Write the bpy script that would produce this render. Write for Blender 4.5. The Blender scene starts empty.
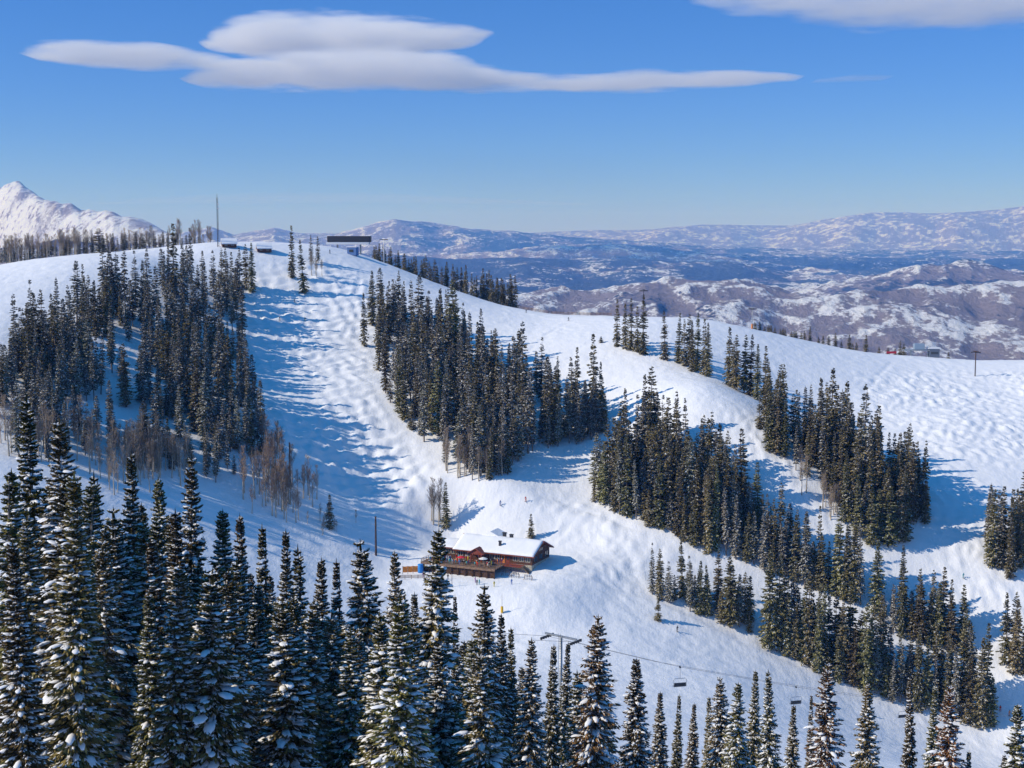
SKY_SAT, SKY_TINT, SKY_STR, EXPO = 1.35, (0.94, 0.965, 1.10), 0.10, 0.38
SUN_E = 3.2
HAZE, HAZE_COL = 5e-5, (0.12, 0.36, 1.0)
import bpy, bmesh, math, random
import numpy as np
from mathutils import Vector, Matrix

random.seed(7); RS = np.random.RandomState(11)
scene = bpy.context.scene
col = scene.collection
R = math.radians

# ------------------------------------------------------------------ camera
FOC = 1422.0                     # pixels: a 50 mm lens on a 36 mm wide sensor
PITCH = math.atan((384 - 235) / FOC)
SP, CP = math.sin(PITCH), math.cos(PITCH)
cam_d = bpy.data.cameras.new('camera')
cam_d.sensor_width = 36; cam_d.lens = 36 * FOC / 1024
cam_d.clip_start = 1; cam_d.clip_end = 200000
cam = bpy.data.objects.new('camera', cam_d); col.objects.link(cam)
cam.rotation_euler = (R(90) - PITCH, 0, 0)
scene.camera = cam

def at(u, v, Y):
    """point seen at photo pixel (u, v) whose forward distance is Y metres"""
    a, b = (u - 512) / FOC, (384 - v) / FOC
    dy = b * SP + CP; dz = b * CP - SP
    return np.array([a * Y / dy, Y, dz * Y / dy])

def px(P):
    P = np.asarray(P, float)
    d = P[..., 1] * CP - P[..., 2] * SP
    return 512 + FOC * P[..., 0] / d, 384 - FOC * (P[..., 1] * SP + P[..., 2] * CP) / d

# ------------------------------------------------------------------ noise
def hash2(i, j, s):
    n = (i.astype(np.int64) * 374761393 + j.astype(np.int64) * 668265263 + s * 982451653) & 0x7fffffff
    n = ((n ^ (n >> 13)) * 1274126177) & 0x7fffffff
    return ((n ^ (n >> 16)) & 0xffff) / 65535.0

def gnoise(x, y, s=0):
    i, j = np.floor(x), np.floor(y); fx, fy = x - i, y - j
    ux, uy = fx**3 * (fx * (fx * 6 - 15) + 10), fy**3 * (fy * (fy * 6 - 15) + 10)
    def g(a, b):
        th = hash2(i + a, j + b, s) * 2 * math.pi
        return np.cos(th) * (fx - a) + np.sin(th) * (fy - b)
    return ((g(0, 0) * (1 - ux) + g(1, 0) * ux) * (1 - uy) + (g(0, 1) * (1 - ux) + g(1, 1) * ux) * uy) * 1.5

def fbm(x, y, o=5, s=0, g=0.5):
    t = 0; a = 1; n = 0
    for k in range(o):
        t = t + a * gnoise(x, y, s + k * 17); n += a
        x, y = x * 2.03 + 5.1, y * 2.03 - 3.7; a *= g
    return t / n

def ridged(x, y, o=5, s=0, g=0.5):
    t = 0; a = 1; n = 0; w = 1
    for k in range(o):
        r = 1 - np.abs(gnoise(x, y, s + k * 17)); r = r * r * w
        w = np.clip(r * 1.6, 0, 1)
        t = t + a * r; n += a
        x, y = x * 2.07 + 5.1, y * 2.07 - 3.7; a *= g
    return t / n

def sstep(a, b, x):
    t = np.clip((x - a) / (b - a), 0, 1); return t * t * (3 - 2 * t)

# ------------------------------------------------------------------ object helpers
def tag(o, label=None, cat=None, group=None, kind=None):
    if label: o['label'] = label
    if cat: o['category'] = cat
    if group: o['group'] = group
    if kind: o['kind'] = kind
    return o

def empty(name, loc=(0, 0, 0), rz=0, label=None, cat=None, group=None):
    o = bpy.data.objects.new(name, None); col.objects.link(o)
    o.location = loc; o.rotation_euler = (0, 0, rz); o.empty_display_size = 0.5
    return tag(o, label, cat, group)

def link(name, me, mats=(), parent=None):
    o = bpy.data.objects.new(name, me); col.objects.link(o)
    if not isinstance(mats, (list, tuple)): mats = [mats]
    if len(me.materials) == 0:
        for m in mats: me.materials.append(m)
    if parent: o.parent = parent
    return o

def np_mesh(name, V, F, smooth=False, midx=None):
    """V (n,3), F (m,k) with k = 3 or 4"""
    me = bpy.data.meshes.new(name)
    V = np.asarray(V, np.float32); F = np.asarray(F, np.int32); k = F.shape[1]
    me.vertices.add(len(V)); me.vertices.foreach_set('co', V.ravel())
    me.loops.add(F.size); me.loops.foreach_set('vertex_index', F.ravel())
    me.polygons.add(len(F)); me.polygons.foreach_set('loop_start', np.arange(0, F.size, k, dtype=np.int32))
    me.polygons.foreach_set('loop_total', np.full(len(F), k, np.int32))
    if midx is not None: me.polygons.foreach_set('material_index', np.asarray(midx, np.int32))
    me.polygons.foreach_set('use_smooth', np.full(len(F), smooth))
    me.update(calc_edges=True); me.validate()
    return me

def copy_tree(o, parent=None):
    c = o.copy(); col.objects.link(c); c.parent = parent
    for ch in o.children: copy_tree(ch, c)
    return c

# ------------------------------------------------------------------ materials
def mat(name, base=(0.5, 0.5, 0.5), rough=0.7, metal=0.0, var=0.0, vscale=3.0, bump=0.0, bscale=8.0, spec=0.3):
    m = bpy.data.materials.new(name); m.use_nodes = True
    nt = m.node_tree; b = nt.nodes['Principled BSDF']
    b.inputs['Base Color'].default_value = (*base, 1); b.inputs['Roughness'].default_value = rough
    b.inputs['Metallic'].default_value = metal; b.inputs['Specular IOR Level'].default_value = spec
    if var or bump:
        tc = nt.nodes.new('ShaderNodeTexCoord')
    if var:
        n = nt.nodes.new('ShaderNodeTexNoise'); n.inputs['Scale'].default_value = vscale; n.inputs['Detail'].default_value = 5
        nt.links.new(tc.outputs['Object'], n.inputs['Vector'])
        r = nt.nodes.new('ShaderNodeValToRGB'); r.color_ramp.elements[0].position = .3; r.color_ramp.elements[1].position = .7
        r.color_ramp.elements[0].color = (*[c * (1 - var) for c in base], 1)
        r.color_ramp.elements[1].color = (*[min(1, c * (1 + var)) for c in base], 1)
        nt.links.new(n.outputs['Fac'], r.inputs['Fac']); nt.links.new(r.outputs['Color'], b.inputs['Base Color'])
    if bump:
        n = nt.nodes.new('ShaderNodeTexNoise'); n.inputs['Scale'].default_value = bscale; n.inputs['Detail'].default_value = 4
        nt.links.new(tc.outputs['Object'], n.inputs['Vector'])
        bp = nt.nodes.new('ShaderNodeBump'); bp.inputs['Strength'].default_value = bump; bp.inputs['Distance'].default_value = 0.1
        nt.links.new(n.outputs['Fac'], bp.inputs['Height']); nt.links.new(bp.outputs['Normal'], b.inputs['Normal'])
    return m
# ------------------------------------------------------------------ light
SUN_DIR = Vector((-1.0, -0.20, 0.68)).normalized()          # towards the sun: low, from the left
sun_el = math.asin(SUN_DIR.z); sun_az = math.atan2(SUN_DIR.x, SUN_DIR.y)
ld = bpy.data.lights.new('sun', 'SUN'); ld.energy = SUN_E; ld.angle = R(0.5); ld.color = (1.0, 0.91, 0.78)
so = bpy.data.objects.new('sun', ld); col.objects.link(so)
so.rotation_euler = (-SUN_DIR).to_track_quat('-Z', 'Y').to_euler()
w = bpy.data.worlds.new('World'); scene.world = w; w.use_nodes = True
nt = w.node_tree; bg = nt.nodes['Background']
sky = nt.nodes.new('ShaderNodeTexSky'); sky.sky_type = 'NISHITA'; sky.sun_disc = False
sky.sun_elevation = sun_el; sky.sun_rotation = sun_az; sky.altitude = 3000; sky.air_density = 1.0; sky.dust_density = 0.0; sky.ozone_density = 2.0
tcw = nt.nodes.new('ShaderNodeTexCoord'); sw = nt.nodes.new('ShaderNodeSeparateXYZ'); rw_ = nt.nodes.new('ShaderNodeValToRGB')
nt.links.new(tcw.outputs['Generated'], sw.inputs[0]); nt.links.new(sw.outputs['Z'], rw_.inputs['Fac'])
rw_.color_ramp.elements[0].color = (.42, .50, .74, 1); rw_.color_ramp.elements[1].color = (2.9, 2.3, 1.55, 1); rw_.color_ramp.elements[1].position = .75  # overhead sky, out of view, boosted and warmed to lift the shadows
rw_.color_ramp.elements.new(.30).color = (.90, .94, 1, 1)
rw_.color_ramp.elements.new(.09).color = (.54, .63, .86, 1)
hs = nt.nodes.new('ShaderNodeHueSaturation'); hs.inputs['Saturation'].default_value = SKY_SAT; hs.inputs['Hue'].default_value = .503
gm = nt.nodes.new('ShaderNodeMixRGB'); gm.blend_type = 'MULTIPLY'; gm.inputs[0].default_value = 1; gm.inputs[2].default_value = (*SKY_TINT, 1)
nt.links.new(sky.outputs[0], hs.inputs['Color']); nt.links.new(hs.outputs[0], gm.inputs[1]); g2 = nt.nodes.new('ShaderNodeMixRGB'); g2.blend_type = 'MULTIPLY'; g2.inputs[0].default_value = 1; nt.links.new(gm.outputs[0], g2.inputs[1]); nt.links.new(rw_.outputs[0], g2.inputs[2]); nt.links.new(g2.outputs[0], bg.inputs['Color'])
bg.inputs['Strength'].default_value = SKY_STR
scene.view_settings.view_transform = 'Standard'; scene.view_settings.look = 'None'
scene.view_settings.exposure = EXPO; scene.view_settings.gamma = 1
scene.cycles.max_bounces = 22; scene.cycles.diffuse_bounces = 3; scene.cycles.transparent_max_bounces = 8
scene.cycles.volume_bounces = 20; scene.cycles.use_denoising = True

# ------------------------------------------------------------------ near terrain
CP_PIX = [  # (u, v, forward distance)
 # skyline crest, left to right
 (-120,318,520),(0,288,560),(70,270,590),(140,258,610),(215,242,660),(262,243,690),(340,246,730),(380,263,730),(450,291,700),(510,309,680),
 (560,315,670),(600,316,660),(660,319,640),(720,320,650),(780,335,670),(850,351,680),(920,356,670),(1024,360,660),(1150,362,640),
 # left hill
 (0,335,490),(-100,360,460),(60,350,500),(120,310,560),(200,280,645),(60,400,460),(-60,420,430),(140,400,485),(230,300,630),(250,360,565),(262,420,490),(200,470,450),(235,515,438),(270,470,454),
 (130,440,450),(0,470,390),
 # mogul run
 (300,290,645),(330,300,640),(320,350,583),(300,400,530),(330,450,494),(360,400,528),(360,480,490),(400,500,475),(330,515,452),(390,535,456),
 # spur
 (400,300,650),(420,330,620),(450,340,610),(500,350,600),(500,400,540),(560,400,550),(600,405,538),(440,420,520),(480,480,470),(540,450,500),(585,442,512),
 # gully and open run right of the spur
 (615,440,514),(600,470,493),(560,490,482),(620,380,555),(600,340,600),(540,325,645),(660,350,580),(700,375,525),(640,410,518),(700,420,500),(735,400,520),
 (760,440,492),(790,480,468),(640,440,503),(600,500,475),(560,520,466),(500,500,462),(530,545,446),(470,520,456),(640,500,470),(700,480,478),(740,500,470),
 # lodge bench
 (440,560,440),(480,575,434),(535,575,430),(560,570,435),(580,600,415),(490,600,420),(440,600,412),(410,575,432),
 (640,600,424),(620,560,444),(700,615,424),(745,632,420),(660,560,445),(760,560,450),(800,590,445),
 # right stands and run
 (800,420,560),(850,440,530),(800,520,462),(860,545,452),(880,470,505),(920,520,470),(905,560,452),(940,470,500),(960,420,550),(900,390,600),(1000,390,610),(1010,440,540),
 (870,600,436),(930,610,436),(1000,570,445),(1024,610,430),(960,650,424),(860,670,420),(920,690,414),(1000,690,414),(985,727,408),(1080,640,425),(1100,500,490),
 (800,650,418),(900,640,430),
 # valley and run in front of the lodge
 (400,640,380),(490,645,392),(560,650,385),(650,682,375),(740,690,375),(800,722,368),(900,755,362),(1010,780,365),(1120,760,380),
 (280,565,406),(330,560,438),(200,570,385),(100,560,350),(0,560,340),(-100,560,340),
]
CP_WORLD = [  # (x, y, z) hidden ground: the camera's own slope, an unseen hill at left, and behind the crest
 (0,-60,-4),(-80,-60,6),(80,-60,-14),(0,0,-9),(0,60,-33),(0,95,-45),(0,130,-56),(0,200,-79),(0,300,-101),
 (-30,60,-29),(-30,95,-41),(-40,130,-50),(-60,200,-69),(-80,300,-84),(-75,60,-8),(-80,100,-14),(-95,150,-24),(-120,220,-46),(-140,300,-70),
 (-135,60,34),(-145,110,34),(-160,160,20),(-180,200,4),(-200,260,-20),(-230,340,-48),  # out-of-view hill at left, raised to shade the near trees
 (50,60,-44),(50,95,-56),(60,150,-74),(75,220,-96),(100,300,-118),(130,60,-70),(140,150,-100),(160,230,-118),(190,300,-132),(300,150,-130),(300,300,-150),(-300,200,10),
 (-330,400,-30),(-330,560,-30),(420,420,-120),(420,560,-90),
 (-260,800,-75),(-140,800,-50),(-60,880,-70),(0,850,-85),(80,800,-95),(160,820,-115),(260,820,-120),(330,800,-120),(-350,720,-70),
 (-100,1000,-150),(100,1000,-180),(300,1000,-200),(-300,1000,-160),(450,800,-140),
]
PTS = np.array([at(*c) for c in CP_PIX] + [np.array(c, float) for c in CP_WORLD])

def tps_fit(P, lam):
    n = len(P); X = P[:, :2] / 100
    d2 = ((X[:, None] - X[None]) ** 2).sum(-1)
    K = 0.5 * d2 * np.log(d2 + 1e-9)
    A = np.zeros((n + 3, n + 3)); A[:n, :n] = K + lam * np.eye(n)
    A[:n, n] = 1; A[:n, n + 1:] = X; A[n, :n] = 1; A[n + 1:, :n] = X.T
    b = np.zeros(n + 3); b[:n] = P[:, 2]
    return X, np.linalg.solve(A, b)
TX, TW = tps_fit(PTS, 0.08)

def base_z(x, y):
    x = np.atleast_1d(np.asarray(x, float)); y = np.atleast_1d(np.asarray(y, float)); out = np.empty(x.shape)
    xf, yf, of = x.ravel() / 100, y.ravel() / 100, out.ravel()
    for a in range(0, len(xf), 40000):
        s = slice(a, a + 40000)
        d2 = (xf[s, None] - TX[None, :, 0]) ** 2 + (yf[s, None] - TX[None, :, 1]) ** 2
        of[s] = (0.5 * d2 * np.log(d2 + 1e-9)) @ TW[:-3] + TW[-3] + TW[-2] * xf[s] + TW[-1] * yf[s]
    return of.reshape(x.shape)

def lines(a, segs):
    o = [a]
    for end, st in segs:
        n = max(1, int(round((end - o[-1]) / st))); o += list(np.linspace(o[-1], end, n + 1)[1:])
    return np.array(o)
GX = lines(-700, [(-300, 16), (-265, 4), (265, 1.0), (300, 4), (760, 16)])
GY = lines(-80, [(60, 8), (300, 3), (340, 2), (700, 1.0), (780, 2.5), (1050, 9)])
MX, MY = np.meshgrid(GX, GY)
ST = 4                            # fit every 4th grid line, cubic in between
ix = np.r_[np.arange(0, len(GX) - 1, ST), len(GX) - 1]; iy = np.r_[np.arange(0, len(GY) - 1, ST), len(GY) - 1]
def cubic(xs, A, x):               # piecewise cubic (Hermite) along the last axis
    h = np.diff(xs); s_ = np.diff(A, axis=-1) / h
    m_ = np.concatenate([s_[..., :1], (s_[..., 1:] * h[:-1] + s_[..., :-1] * h[1:]) / (h[1:] + h[:-1]), s_[..., -1:]], -1)
    k = np.clip(np.searchsorted(xs, x, 'right') - 1, 0, len(xs) - 2); t = (x - xs[k]) / h[k]; hk = h[k]
    return (A[..., k] * (2 * t**3 - 3 * t**2 + 1) + m_[..., k] * hk * (t**3 - 2 * t**2 + t) + A[..., k + 1] * (3 * t**2 - 2 * t**3) + m_[..., k + 1] * hk * (t**3 - t**2))
cx_, cy_ = np.meshgrid(GX[ix], GY[iy])
Zc = base_z(cx_, cy_)
Zb = cubic(GY[iy], cubic(GX[ix], Zc, GX).T, GY).T

def inpoly(u, v, poly):
    c = np.zeros(np.shape(u), bool); n = len(poly)
    for i in range(n):
        (x1, y1), (x2, y2) = poly[i], poly[i - 1]
        k = ((y1 > v) != (y2 > v)) & (u < (x2 - x1) * (v - y1) / (y2 - y1 + 1e-9) + x1)
        c ^= k
    return c

def blur(A, n):
    for _ in range(n):
        A = (A + np.roll(A, 1, 0) + np.roll(A, -1, 0) + np.roll(A, 1, 1) + np.roll(A, -1, 1)) / 5
    return A

UU, VV = px(np.stack([MX, MY, Zb], -1))
front = MY > 250
MOGULS = [  # run outlines, amplitude (m)
 ([(255,262),(330,262),(372,300),(372,350),(380,400),(410,450),(450,490),(420,515),(360,510),(300,470),(262,420),(240,330)], 1.2),
 ([(850,372),(1040,372),(1040,470),(930,462),(905,430),(870,405)], 0.8),
 ([(500,488),(590,500),(660,540),(700,565),(640,590),(580,585),(550,560),(490,515)], 0.6),
 ([(900,450),(985,480),(985,560),(1024,590),(1024,680),(960,640),(930,560)], 0.7),
 ([(700,385),(750,420),(830,500),(860,560),(830,540),(770,480),(715,440)], 0.5),
 ([(340,262),(372,275),(372,300),(330,300)], 0.4)]
amp = np.full(MX.shape, 0.16)
for poly, a in MOGULS:
    amp = np.maximum(amp, np.where(inpoly(UU, VV, poly) & front, a, 0))
amp = blur(amp, 10)
wx = MX + 2.2 * gnoise(MX / 15, MY / 15, 3) + .9 * gnoise(MX / 5, MY / 5, 4); wy = MY + 2.2 * gnoise(MX / 15, MY / 15, 9) + .9 * gnoise(MX / 5, MY / 5, 10)
ra = R(-14); rx = wx * math.cos(ra) + wy * math.sin(ra); ry = wy * math.cos(ra) - wx * math.sin(ra)
mg = np.clip((np.cos(rx * 6.283 / 8.2) * np.cos(ry * 6.283 / 11.0) + 1) / 2, 0, 1) ** .8 * .95 + 1.0 * np.abs(gnoise(wx / 4.2, wy / 5.6, 21)) - .85
mg2 = 1.9 * np.abs(gnoise(wx / 4.4, wy / 6.0, 51)) + .9 * np.abs(gnoise(wx / 2.9, wy / 4.0, 52)) - .9
km = blur(inpoly(UU, VV, MOGULS[0][0]).astype(float), 8); mg = mg * km + mg2 * (1 - km)
Z = Zb + amp * mg * (0.75 + 0.5 * gnoise(MX / 40, MY / 40, 5)) + 0.28 * gnoise(MX / 26, MY / 26, 31) + 0.12 * gnoise(MX / 9, MY / 9, 33)
# level pad cut for the lodge and its deck
LODGE = at(532, 572, 431.0); LA = R(24)
LEX = np.array([math.cos(LA), -math.sin(LA)]); LEY = np.array([math.sin(LA), math.cos(LA)])
LORG = LODGE[:2] - 33 * LEX                       # front left corner of the house
LX = (MX - LORG[0]) * LEX[0] + (MY - LORG[1]) * LEX[1]; LY = (MX - LORG[0]) * LEY[0] + (MY - LORG[1]) * LEY[1]
dist = np.hypot(np.maximum(np.maximum(-4 - LX, LX - 37), 0), np.maximum(np.maximum(-11 - LY, LY - 17), 0))
pad = LODGE[2] + np.interp(LY, [-14, -9, -1, 4, 16], [-1.5, -1.2, -0.1, .9, 1.6]) + .12 * gnoise(MX / 3, MY / 3, 44)
wgt = 1 - sstep(0, 24, dist)
Z = Z * (1 - wgt) + pad * wgt
# ski tracks wandering down the fall line
def bil(A, x, y):
    i = int(np.clip(np.searchsorted(GX, x) - 1, 0, len(GX) - 2)); j = int(np.clip(np.searchsorted(GY, y) - 1, 0, len(GY) - 2)); return j, i
rt = random.Random(3)
def stamp(x, y, dep, wd=.75):
    j, i = bil(Z, x, y); sl = (slice(max(0, j - 3), j + 5), slice(max(0, i - 3), i + 5))
    d2 = ((MX[sl] - x) ** 2 + (MY[sl] - y) ** 2) / wd ** 2
    TR[sl] = np.minimum(TR[sl], -dep * np.exp(-d2))
TR = np.zeros_like(Z)
RUNS = [(300,270,60,60),(330,480,60,30),(600,330,60,20),(700,390,40,25),(560,505,50,25),(620,560,60,30),(960,380,60,25),(950,470,30,40),(560,600,60,30),(820,500,20,40),(960,600,40,40),(400,520,30,20),(640,640,80,20),(750,680,80,20),(540,330,40,12),(180,480,50,10)]
for (u, v, du, dv) in RUNS:
    for k in range(7):
        ys_ = np.arange(300, 760, 1.5); d_ = at(u + rt.uniform(-du, du), v + rt.uniform(-dv, dv), 1.0)
        ii = np.clip(np.searchsorted(GX, d_[0] * ys_), 0, len(GX) - 1); jj = np.clip(np.searchsorted(GY, ys_), 0, len(GY) - 1)
        kk = np.argmax(Zb[jj, ii] > d_[2] * ys_)
        if kk == 0: continue
        x, y = d_[0] * ys_[kk], ys_[kk]; ph = rt.random() * 6; A_ = rt.uniform(.2, .9); wl = rt.uniform(9, 20); dp = rt.uniform(.10, .24)
        for st_ in range(160):
            j, i = bil(Zb, x, y)
            if not (4 < i < len(GX) - 5 and 4 < j < len(GY) - 5) or y < 290: break
            gx_ = (Zb[j, i + 2] - Zb[j, i - 2]) / (GX[i + 2] - GX[i - 2]); gy_ = (Zb[j + 2, i] - Zb[j - 2, i]) / (GY[j + 2] - GY[j - 2])
            g_ = math.hypot(gx_, gy_)
            if g_ < .05: break
            a_ = A_ * math.sin(st_ * .8 / wl * 6.28 + ph); ux_, uy_ = -gx_ / g_, -gy_ / g_
            x += .8 * (ux_ * math.cos(a_) - uy_ * math.sin(a_)); y += .8 * (ux_ * math.sin(a_) + uy_ * math.cos(a_)); stamp(x, y, dp)
def groove(pix, dep, wd):
    P_ = []
    for (u, v) in pix:
        ys_ = np.arange(300, 760, 1.0); d_ = at(u, v, 1.0)
        ii = np.clip(np.searchsorted(GX, d_[0] * ys_), 0, len(GX) - 1); jj = np.clip(np.searchsorted(GY, ys_), 0, len(GY) - 1); kk = np.argmax(Zb[jj, ii] > d_[2] * ys_)
        P_.append((d_[0] * ys_[kk], ys_[kk]))
    for (x0, y0), (x1, y1) in zip(P_[:-1], P_[1:]):
        n_ = max(2, int(math.hypot(x1 - x0, y1 - y0) / .6))
        for q in range(n_): stamp(x0 + (x1 - x0) * q / n_, y0 + (y1 - y0) * q / n_, dep, wd)
for o_ in (0, 5): groove([(556, 574 + o_), (600, 581 + o_), (645, 592 + o_), (690, 610 + o_), (740, 636 + o_), (800, 662 + o_)], .45, 1.0)
groove([(330, 528), (370, 548), (410, 560), (440, 566)], .35, 1.0); groove([(500, 486), (560, 500), (640, 532)], .4, 1.0); groove([(866, 392), (892, 362)], .3, .8); groove([(620, 390), (660, 400), (740, 450), (800, 505)], .3, 1.0)
Z = Z + TR
edge = sstep(900, 1050, MY) + sstep(450, 760, MX) + sstep(400, 700, -MX) * sstep(500, 800, MY)
Z = Z - 260 * np.clip(edge, 0, 1.5)

def ground_z(x, y):
    x = np.atleast_1d(np.asarray(x, float)); y = np.atleast_1d(np.asarray(y, float))
    i = np.clip(np.searchsorted(GX, x) - 1, 0, len(GX) - 2); j = np.clip(np.searchsorted(GY, y) - 1, 0, len(GY) - 2)
    fx = (x - GX[i]) / (GX[i + 1] - GX[i]); fy = (y - GY[j]) / (GY[j + 1] - GY[j])
    return (Z[j, i] * (1 - fx) + Z[j, i + 1] * fx) * (1 - fy) + (Z[j + 1, i] * (1 - fx) + Z[j + 1, i + 1] * fx) * fy

YS = np.arange(50, 1000, 1.0)
def hit(u, v, ymin=250):
    """ground point seen at photo pixel (u, v)"""
    ys = YS[YS >= ymin]
    d = at(u, v, 1.0)
    zz = ground_z(d[0] * ys, ys) - d[2] * ys
    k = np.argmax(zz > 0)
    if zz[k] <= 0: return None
    y = ys[k]
    return np.array([d[0] * y, y, ground_z(d[0] * y, y)[0]])

def grid_mesh(name, X, Y, Zz):
    n, m = X.shape; idx = np.arange(n * m).reshape(n, m)
    F = np.stack([idx[:-1, :-1], idx[:-1, 1:], idx[1:, 1:], idx[1:, :-1]], -1).reshape(-1, 4)
    return np_mesh(name, np.stack([X, Y, Zz], -1).reshape(-1, 3), F, True)

def snow_material(name, bumps, base=(0.86, 0.87, 0.90)):
    m = bpy.data.materials.new(name); m.use_nodes = True; nt = m.node_tree; b = nt.nodes['Principled BSDF']
    b.inputs['Base Color'].default_value = (*base, 1); b.inputs['Roughness'].default_value = 0.75; b.inputs['Specular IOR Level'].default_value = 0.2
    tc = nt.nodes.new('ShaderNodeTexCoord'); prev = None
    for sc, dist, st, stretch in bumps:
        mp = nt.nodes.new('ShaderNodeMapping'); mp.inputs['Scale'].default_value = stretch
        n = nt.nodes.new('ShaderNodeTexNoise'); n.inputs['Scale'].default_value = sc; n.inputs['Detail'].default_value = 4; n.inputs['Roughness'].default_value = .6
        bp = nt.nodes.new('ShaderNodeBump'); bp.inputs['Distance'].default_value = dist; bp.inputs['Strength'].default_value = st
        nt.links.new(tc.outputs['Object'], mp.inputs['Vector']); nt.links.new(mp.outputs['Vector'], n.inputs['Vector']); nt.links.new(n.outputs['Fac'], bp.inputs['Height'])
        if prev: nt.links.new(prev.outputs['Normal'], bp.inputs['Normal'])
        prev = bp
    if prev: nt.links.new(prev.outputs['Normal'], b.inputs['Normal'])
    return m
M_SNOWG = snow_material('ground_snow', [(0.3, 0.9, 0.35, (1, 1, 1)), (0.5, 0.3, 0.3, (2.2, 0.5, 1)), (1.6, 0.12, 0.25, (1, 1, 1))])
g = link('ground', grid_mesh('ground', MX, MY, Z), M_SNOWG)
tag(g, kind='structure')

# ------------------------------------------------------------------ far country: one sheet out to the horizon
th = np.radians(np.linspace(-33, 33, 1150)); rr = np.geomspace(950, 60000, 640)
TH, RR = np.meshgrid(th, rr)
FX, FY = RR * np.sin(TH), RR * np.cos(TH)
FU = 512 + FOC * np.tan(TH)
def prof(u, pts):
    p = np.array(pts, float); return np.interp(u, p[:, 0], p[:, 1])
def layer(R0, pts, wf, wb, na, nl, seed, k=0.6):
    if R0 == 15000: R0 = np.interp(FU, [-400, 0, 80, 230], [15500, 15500, 12500, 9000])      # its spur comes forward to the right
    """a range of hills with its crest near distance R0: front width wf, back width wb (metres)"""
    wob = 1 + (0.06 if np.ndim(R0) == 0 else 0.0) * fbm(np.degrees(TH) / 4, 0 * TH, 3, seed)
    rc = R0 * wob
    top = (235 - prof(FU, pts)) / FOC * rc
    s = np.where(RR < rc, sstep(rc - wf, rc, RR), 1 - sstep(rc, rc + wb, RR))
    rid = ridged(FX / nl + .35 * fbm(FX / nl, FY / nl, 3, seed + 5), FY / (nl * 1.7) + .35 * fbm(FX / nl, FY / nl, 3, seed + 6), 6, seed, 0.42)
    z0 = -420.0
    return z0 + (top - z0) * s * (1 - k + k * rid * 1.25) - (rid - 0.6) * 0 + na * s * (rid - .72), s
Fz = -415 + 45 * fbm(FX / 900, FY / 900, 5, 71) + 110 * (ridged(FX / 2600, FY / 2600, 6, 5) - .5)
LAY = [
 (6300, [(-400,290),(350,300),(480,292),(560,284),(640,281),(700,277),(760,281),(830,290),(900,285),(960,280),(1024,281),(1400,290)], 2000, 1500, 0, 1500, 1, 0.30),
 (9500, [(-400,300),(600,300),(780,292),(850,276),(920,261),(970,257),(1024,262),(1400,270)], 1800, 2000, 0, 2600, 2, 0.25),
 (14500, [(-400,280),(100,262),(360,250),(460,258),(520,256),(640,259),(740,262),(830,282),(1024,286),(1400,285)], 3500, 3500, 0, 5200, 3, 0.10),
 (19000, [(-400,262),(200,250),(440,254),(500,251),(560,244),(600,243),(660,245),(720,252),(760,256),(1024,256),(1400,256)], 4000, 3500, 0, 4200, 4, 0.14),
 (25000, [(-400,236),(150,236),(205,228),(215,226),(235,233),(262,229),(276,226),(300,232),(335,233),(365,226),(395,219),(430,222),(470,227),(520,231),(600,238),(690,245),(800,249),(1024,249),(1400,250)], 6000, 6000, 0, 5200, 8, 0.12),
 (38000, [(-400,236),(400,236),(540,231),(600,227),(650,228),(700,225),(790,225),(860,214),(930,211),(980,208),(1024,206),(1400,200)], 9000, 8000, 0, 6000, 6, 0.14),
 (15000, [(-400,190),(-150,186),(-40,184),(-12,183),(0,182),(8,182),(16,185),(24,186),(31,190),(40,191),(47,195),(60,199),(66,203),(75,203),(84,207),(92,205),(100,207),(108,206),(116,208),(124,213),(150,221),(170,228),(200,238),(230,262),(400,330)], 3000, 5000, 0, 2200, 7, 0.12),
 (9000, [(-400,222),(-60,228),(0,238),(60,232),(120,238),(160,246),(240,262),(400,330)], 3000, 2500, 0, 2300, 12, 0.22),
]
shade = np.zeros_like(Fz); near_idx = np.zeros_like(Fz)
for i, (R0, pts, wf, wb, na, nl, seed, k) in enumerate(LAY):
    zl, s = layer(R0, pts, wf, wb, na, nl, seed, k)
    up = zl > Fz; near_idx = np.where(up, i + 1, near_idx); Fz = np.where(up, zl, Fz)
wq = .4 * fbm(FX / 1500, FY / 1500, 3, 91)
ero = ridged(FX / 720 + wq, FY / 1150 - wq, 6, 92, .5) - .62; ero2 = ridged(FX / 240 - wq, FY / 460 + wq, 4, 93, .5) - .6
Fz = Fz + (56 * ero + 26 * ero2) * sstep(3500, 4600, RR) * (1 - .6 * sstep(16000, 30000, RR)) * np.where(near_idx == 7, .35, 1.0) * np.where(near_idx == 3, .5, 1.0)
fme = grid_mesh('distant_hills', FX, FY, Fz)
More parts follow.
